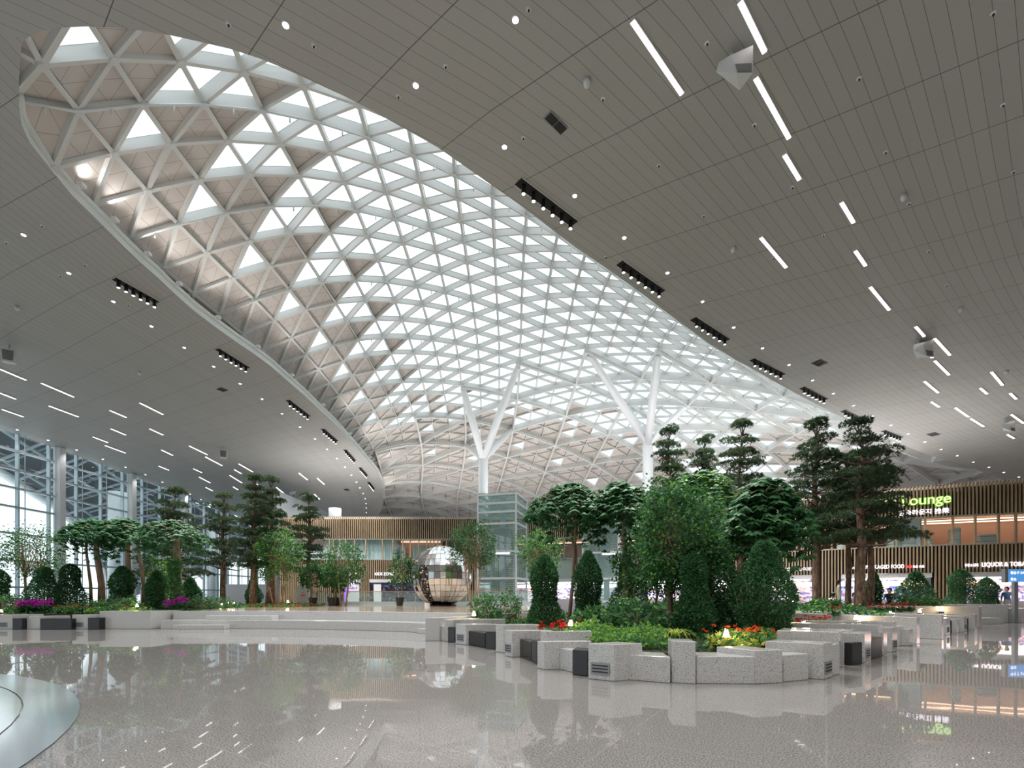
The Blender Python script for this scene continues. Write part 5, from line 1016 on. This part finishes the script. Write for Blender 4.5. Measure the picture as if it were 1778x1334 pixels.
# ground cover (stuff) and flowers ------------------------------------------------
def cover(name, ring, z, n, ll, mats, prob, label, hh=.25, seed=1, lw=.6):
    global rng; rng = np.random.default_rng(seed); xs = [p[0] for p in ring]; ys = [p[1] for p in ring]; P_ = []
    while len(P_) < n:
        x, y = rng.uniform(min(xs), max(xs)), rng.uniform(min(ys), max(ys))
        if in_poly(x, y, ring): P_.append((x, y, z+rng.random()*hh*(.6+.4*math.sin(x*3.1+seed)*math.cos(y*2.7))))
    P_ = np.array(P_); D_ = unit(rdir(n)*np.array((1,1,.5))+np.array((0,0,.35))); o = blades(name, P_, D_, perp(D_), rng.uniform(.7,1.3,n)*ll, rng.uniform(.8,1.2,n)*ll*lw, mats, rng.choice(len(mats), n, p=prob)); return tag(o, label, 'plants', kind='stuff')
def shrink(ring, k): cx = sum(p[0] for p in ring)/len(ring); cy = sum(p[1] for p in ring)/len(ring); return [(cx+(p[0]-cx)*k, cy+(p[1]-cy)*k) for p in ring]
cover('ground_cover', shrink(BEDR,.97), .40, 9000, .13, ('leaf_dark','leaf_mid','leaf_light'), (.5,.35,.15), 'mixed dark ground cover of the right island', .3, 1)
cover('ground_cover', [(1.25,10.8),(2.4,9.4),(3.1,9.5),(3.5,11.2),(2.6,12.2),(1.5,12.2)], .46, 3400, .085, ('leaf_light','leaf_lime','leaf_mid'), (.5,.15,.35), 'bright lime green ground cover mound behind the big vented block', .42, 2, .8)
cover('ground_cover', [(4.3,9.1),(5.2,9.7),(6.3,11.4),(5.6,11.6),(4.6,10.6),(3.7,9.2)], .45, 1500, .13, ('leaf_lime','leaf_yellow','leaf_mid'), (.35,.25,.4), 'yellow green leaves lit by the bollard lamps', .28, 3)
cover('ground_cover', [(7.2,12.4),(9.2,15.0),(9.6,17.6),(8.4,16.6),(7.0,13.6)], .45, 1300, .12, ('leaf_yellow','leaf_lime','leaf_mid'), (.3,.25,.45), 'yellow flowered border along the right arm', .25, 4)
cover('ground_cover', shrink(BEDU,.95), .70, 7500, .17, ('leaf_dark','leaf_mid','leaf_light'), (.5,.38,.12), 'dark ground cover of the raised bed', .35, 5)
cover('ground_cover', shrink(BEDL,.96), .60, 9500, .15, ('leaf_dark','leaf_mid','leaf_light'), (.55,.35,.1), 'dark ground cover of the left garden', .35, 6)
cover('ground_cover', [(-20.6,22.1),(-17.4,22.1),(-16.6,23.4),(-19.8,23.6)], .62, 1600, .11, ('leaf_lime','leaf_mid','leaf_light'), (.25,.45,.3), 'lime green ground cover behind the left granite blocks', .35, 7)
cover('ground_cover', [(-16.5,29),(-13.2,29),(-12.6,33),(-15.5,34)], .74, 1500, .13, ('leaf_light','leaf_mid','red'), (.3,.5,.2), 'low plants with red blooms at the foot of the left pines', .22, 8)
def flower_plant(petal, seed, h=.38, nf=4, leafm='leaf_mid'):
    global rng; rng = np.random.default_rng(seed); random.seed(seed); t = empty('flowering_plant'); n = 46; a = rng.random(n)*2*PI; D_ = unit(np.stack([np.cos(a), np.sin(a), rng.uniform(.3,1.2,n)], 1)); P_ = np.stack([np.cos(a)*.03, np.sin(a)*.03, rng.random(n)*h*.4], 1)
    blades('leaves', P_, D_, unit(np.cross(D_, np.array((0,0,1.0)))), rng.uniform(.16,.26,n), .06, (leafm,'leaf_dark'), rng.choice(2, n), t); PP, DD = [], []
    for k in range(nf):
        c = np.array((random.uniform(-.16,.16), random.uniform(-.16,.16), h*random.uniform(.6,1.05))); d = rdir(14)*np.array((1,1,.7))+np.array((0,0,.4)); PP.append(np.repeat(c[None],14,0)); DD.append(unit(d))
    P_, D_ = np.vstack(PP), np.vstack(DD); blades('petals', P_, D_, perp(D_), .055, .035, (petal,), np.zeros(len(P_)), t); return t
protos = {}
def flowers(petal, spots, label, group, h=.38, sc=1.0):
    for i, (px, y) in enumerate(spots):
        x = px_x(px, y)
        if petal not in protos: o = protos[petal] = flower_plant(petal, len(protos)+90, h, 16 if petal == 'magenta' else (2 if petal == 'orange' else 4))
        else: o = copy_tree(protos[petal])
        o.location = (x, y, soil_z(x, y)-.01); o.rotation_euler = (0,0,i*1.7); s = sc*(.85+.3*((i*37) % 10)/10); o.scale = (s, s, s); tag(o, label+', '+ordinal(i)+' from the left', 'flower', group)
flowers('red', [(940+i*9, 12.0+((i*5)%4)*.2) for i in range(8)], 'red flowering plant around the left arm bollard lamp', 'red flowers round the island lamp')
flowers('red', [(1362+i*11, 14.2+i*.32) for i in range(9)], 'red flowering plant in the right arm border', 'red flowers of the right arm border')
flowers('red', [(1510+i*9, 20.4+((i*5)%3)*.25) for i in range(9)], 'red flowering plant by the thick pine trunk', 'red flowers of the raised bed')
flowers('orange', [(1232,10.6),(1246,10.9),(1262,11.2),(1278,10.7),(1282,10.0),(1296,9.9),(1300,10.5),(1318,9.8),(1332,10.1)], 'orange flowering plant beside the front bollard lamp', 'orange flowers at the front bollard')
flowers('orange', [(895,15.6),(912,15.2),(968,14.0),(985,14.3),(1004,14.1),(1046,13.4)], 'orange flowering plant under the left cone shrubs', 'orange flowers under the cone shrubs')
flowers('orange', [(1395+i*13, 14.6+i*.4) for i in range(4)], 'orange flowering plant in the right arm border', 'orange flowers of the right arm border')
flowers('orange', [(102+i*8, 22.3) for i in range(6)], 'salmon flowering plant behind the long black bench panel', 'salmon flowers of the left garden')
flowers('magenta', [(36+i*6, 22.6+((i*3)%3)*.15) for i in range(8)], 'magenta orchid at the left end of the left garden', 'magenta orchids at the left end', sc=1.45)
flowers('magenta', [(292+i*6, 22.9) for i in range(5)], 'magenta orchid under the thick leafy trunk', 'magenta orchids under the leafy trunk', sc=1.45)
# spider plant with arching blades
x, y = at_floor(1172, 1112, .5); t = empty('spider_plant', (x, y, .41), label='pale arching spider plant left of the front bollard lamp', cat='plant'); b = MB()
for k in range(26):
    a = k*2.4; ln = .52+.14*((k*7)%5)/5; prev = None
    for s in range(6):
        f = s/6; f2 = (s+1)/6; q = lambda f: Vector((math.cos(a)*ln*f, math.sin(a)*ln*f, .12+ln*(1.5*f-1.55*f*f))); w_ = .022*(1-f); sd = Vector((-math.sin(a), math.cos(a), 0)); b.poly([q(f)-sd*w_, q(f)+sd*w_, q(f2)+sd*w_*.8, q(f2)-sd*w_*.8])
b.build('leaves', 'leaf_lime', t)

# ------------------------------------------------------------------ potted plants
pot0 = None
for (px, y, hh, r, sd, lab) in [(543.5,32.6,2.3,1.15,101,'potted broad leaved plant left of the stage, dark round pot'),(576,32.4,2.2,1.1,102,'potted plant second from the left on the stage'),(587,33.4,2.0,.8,103,'potted plant half behind its neighbour on the stage'),(694,33,3.0,1.2,104,'tall potted plant left of the mirrored sphere')]:
    x = px_x(px, y); t = empty('potted_plant', (x, y, .75), label=lab, cat='potted plant', group='potted plants on the stage'); b = MB(); b.tube([(0,0,0),(0,0,.5),(0,0,.56),(0,0,.56),(0,0,.5)], [.20,.29,.30,.26,.24], 20); b.build('pot', 'pot', t, smooth=False)
    lf = leafy('foliage', 0, 0, 0, hh, r*.75, hh*.38, 800, 3, sd, None, ll=.22, zc=hh*.66, clump=34, cat=None, tr=.03, lw=.6, fork=.3, mats=('leaf_dark','leaf_mid','leaf_light'), prob=(.6,.32,.08))
    for ch in list(lf.children): ch.parent = t; ch.location = (0,0,.45)
    bpy.data.objects.remove(lf)

# ------------------------------------------------------------------ bollard lamps
def bollard(px, py, y, h, label, rad=.082):
    h *= 1.25; x = px_x(px, y); z = topz(py, y)-h; t = empty('bollard_lamp', (x, y, z), label=label, cat='lamp', group='small bollard garden lamps')
    b = MB(); b.tube([(0,0,0),(0,0,h*.62)], rad, 16); b.build('post', 'dark_green_metal', t); b = MB(); b.tube([(0,0,h*.62),(0,0,h*.72),(0,0,h*.93)], [rad*.82,rad*.7,rad*.35], 14); b.build('bulb', 'warm_lens', t, smooth=True)
    b = MB(); b.tube([(0,0,h*.62),(0,0,h)], rad, 16, caps=False); b.build('glass_cover', 'glass', t)
    ld = bpy.data.lights.new('bulb_light', 'POINT'); ld.energy = 12; ld.color = (1,.62,.32); ld.shadow_soft_size = .05; lo = bpy.data.objects.new('bulb_light', ld); COL.objects.link(lo); lo.parent = t; lo.location = (0,-.16,h*.9)
for a in [(1261,1092,9.9,.36,'bollard lamp at the front tip of the planter'),(991,1075,12.2,.36,'bollard lamp among red flowers on the left arm'),(823,1060,16.6,.40,'bollard lamp beside the stage edge'),(1395,1078,12.6,.34,'bollard lamp behind the first long blocks of the right arm'),(1486,1067,16.0,.38,'bollard lamp at the middle of the right arm'),(1546,1060,19.0,.40,'bollard lamp right of the red raised bed flowers'),(1597,1056,21.5,.42,'bollard lamp in front of the second long wall'),(1635,1054,22.0,.42,'rightmost bollard lamp beside the third long wall'),(1376,1040,19.5,.36,'bollard lamp behind the largest clipped shrub'),(1422,1057,21.2,.3,'low bollard lamp at the foot of the straight pine'),(238,1048,22.9,.36,'bollard lamp of the left garden'),(500,1042,31.4,.36,'bollard lamp on the stage at the left pines'),(398,1043,29.5,.40,'middle of three bollard lamps by the slim pine'),(385,1047,29,.28,'left one of three bollard lamps by the slim pine'),(406,1045,29.6,.28,'right one of three bollard lamps by the slim pine'),(2,1058,22.6,.3,'bollard lamp at the left photo edge')]: bollard(*a)

# ------------------------------------------------------------------ direction sign at the right edge
x, y = px_x(1762,25.5), 25.5; t = empty('direction_sign', (x, y, 0), R(0), 'blue direction sign on a grey post at the right photo edge', 'sign'); zs0, zs1 = topz(1011,y), topz(989,y)
b = MB(); b.box((0,0,zs1/2), (.20,.16,zs1)); b.build('post', 'vent', t); b = MB(); b.box((.38,-.12,(zs0+zs1)/2), (1.7,.12,zs1-zs0)); pn = b.build('panel', emi('lit_blue_sign', (.08,.30,.70), 1.0), t, bevel=.01)
b = MB(); b.box((-.58,-.05,(zs0+zs1)/2), (.16,.2,zs1-zs0+.04)); b.build('end_cap', 'vent', t)
for k, (tx, dx, dz) in enumerate([('탑승구 249','',.42),('환승','',.08)]):
    o = text_sign('lettering', tx, (-.42,-.19,zs0+dz), 0, .17, .004, 'sign_white', None, parent=t); del o['w']
# ------------------------------------------------------------------ people beyond the planters
skin = mat('skin', (.60,.38,.28), .5); hairm = mat('black_hair', (.015,.012,.01), .5)
def person(x, y, z, rz, sit, top, bottom, label, bend=0.0, arm=0):
    t = empty('person', (x, y, z), rz, label, 'person'); hip = .50 if sit else .92; sh = hip+.50; J = {}; V_, E_, Rr = [], [], []
    def add(p, r, par=None): V_.append(p); Rr.append(r); k = len(V_)-1; (E_.append((par, k)) if par is not None else None); return k
    bx = bend*.45; pel = add((0,0,hip), .15); wst = add((0,-bx*.4,hip+.22), .125, pel); chs = add((0,-bx*.8,sh-.08), .15, wst); nk = add((0,-bx-.01,sh+.07), .052, chs); hd0 = add((0,-bx-.03,sh+.15), .075, nk); hd = add((0,-bx-.03,sh+.24), .095, hd0); add((0,-bx-.02,sh+.31), .07, hd)
    nose = add((0,-bx-.135,sh+.205), .015, hd)
    for s in (-1,1):
        a = add((s*.19,-bx*.85,sh-.02), .062, chs)
        if sit: el = add((s*.25,-bx-.10,sh-.27), .045, a); wr = add((s*.14,-bx-.34,sh-.33), .032, el)
        else: el = add((s*.25,-bx*.5+.02,sh-.30), .045, a); wr = add((s*.24,-bx*.5-.10,sh-.55), .032, el)
        w0 = V_[wr]; pm = add((w0[0],w0[1]-.06,w0[2]-.01), .036, wr)
        for q in range(4): f1 = add((w0[0]+(q-1.5)*.021,w0[1]-.115,w0[2]-.02), .0095, pm); add((w0[0]+(q-1.5)*.021,w0[1]-.15+.006*abs(q-1.5),w0[2]-.045), .008, f1)
        th = add((w0[0]-s*.04,w0[1]-.07,w0[2]-.02), .011, pm)
        h_ = add((s*.10,0,hip-.02), .10, pel)
        if sit: kn = add((s*.13,-.44,hip+.0), .068, h_); an = add((s*.13,-.46,.09), .042, kn)
        else: kn = add((s*.11,-.02,.50), .066, h_); an = add((s*.11,.02,.09), .042, kn)
        a0 = V_[an]; add((a0[0],a0[1]-.15,.045), .04, an)
    me = bpy.data.meshes.new('body'); me.from_pydata(V_, E_, []); o = bpy.data.objects.new('body', me); COL.objects.link(o); md = o.modifiers.new('skin', 'SKIN'); sv = me.skin_vertices[0].data
    for i, r in enumerate(Rr): sv[i].radius = (r, r)
    sv[0].use_root = True; ss = o.modifiers.new('sub', 'SUBSURF'); ss.levels = ss.render_levels = 1; dg = bpy.context.evaluated_depsgraph_get(); m2 = bpy.data.meshes.new_from_object(o.evaluated_get(dg)); o.modifiers.clear(); o.data = m2; m2.materials.clear()
    for mm in (skin, top, bottom): m2.materials.append(mm)
    for p in m2.polygons:
        c = p.center; hand = abs(c.x) > .09 and (c.y < -bx-.30 if sit else (c.z < sh-.52 and c.y < -.06 and abs(c.x) > .18)); p.material_index = 0 if (c.z > sh+.03 or hand) else (1 if c.z > hip+.06 and (not sit or c.y > -.30 or c.z > hip+.1) else 2); p.use_smooth = True
    o.parent = t; b = MB(); c = Vector((0,-bx-.01,sh+.265)); b.tube([c+Vector((0,.02,-.13)), c+Vector((0,.03,-.04)), c+Vector((0,.01,.04)), c+Vector((0,0,.10)), c+Vector((0,0,.12))], [.085,.108,.112,.07,.01], 14); b.build('hair', hairm, t, smooth=True); return t
navy = mat('navy_cloth', (.02,.03,.09), .8); cream = mat('cream_cloth', (.62,.58,.50), .8); greyc = mat('pale_grey_cloth', (.60,.62,.62), .8); darkc = mat('dark_cloth', (.05,.05,.055), .8)
bench = MB(); bench.box((px_x(1545,27.5), 27.6, .60+.20), (3.2,.5,.40)); tag(bench.build('granite_bench', 'granite', bevel=.015), 'granite bench carrying the seated people beyond the red flowers', 'bench')
b = MB(); b.prism([(px_x(1420,27),26.9),(px_x(1600,27),26.9),(px_x(1600,27)+.6,30),(px_x(1420,27),30)], 0, .60); struct(b.build('floor_terrace', 'floor'), 'raised paved terrace beyond the beds')
person(px_x(1546,27.4), 27.45, .52, R(-40), True, navy, darkc, 'seated person in a dark navy top bending forward, dark hair', .7)
person(px_x(1567,27.6), 27.55, .52, R(30), True, greyc, greyc, 'seated person in pale grey clothes facing the navy one, dark hair', .1)
person(px_x(1505,27.4), 27.5, .52, R(20), True, navy, darkc, 'seated person in navy partly hidden by the thick pine trunk', .2)
person(px_x(1456,28.5), 28.5, .60, R(60), False, cream, cream, 'person standing in a cream coat left of the middle shop opening', .0)
person(px_x(1441,28.2), 28.2, .26, R(120), True, cream, darkc, 'seated person in a brown coat bending low beside the standing one', .8)
person(px_x(1477,28.2), 28.2, .26, R(-10), True, greyc, greyc, 'seated person wrapped in white between the pine trunks', .9)
person(px_x(1749,30), 30, 0.2, R(-60), False, mat('blue_cloth', (.10,.22,.45), .8), greyc, 'person in a blue top standing near the shop counter at the right', .2)
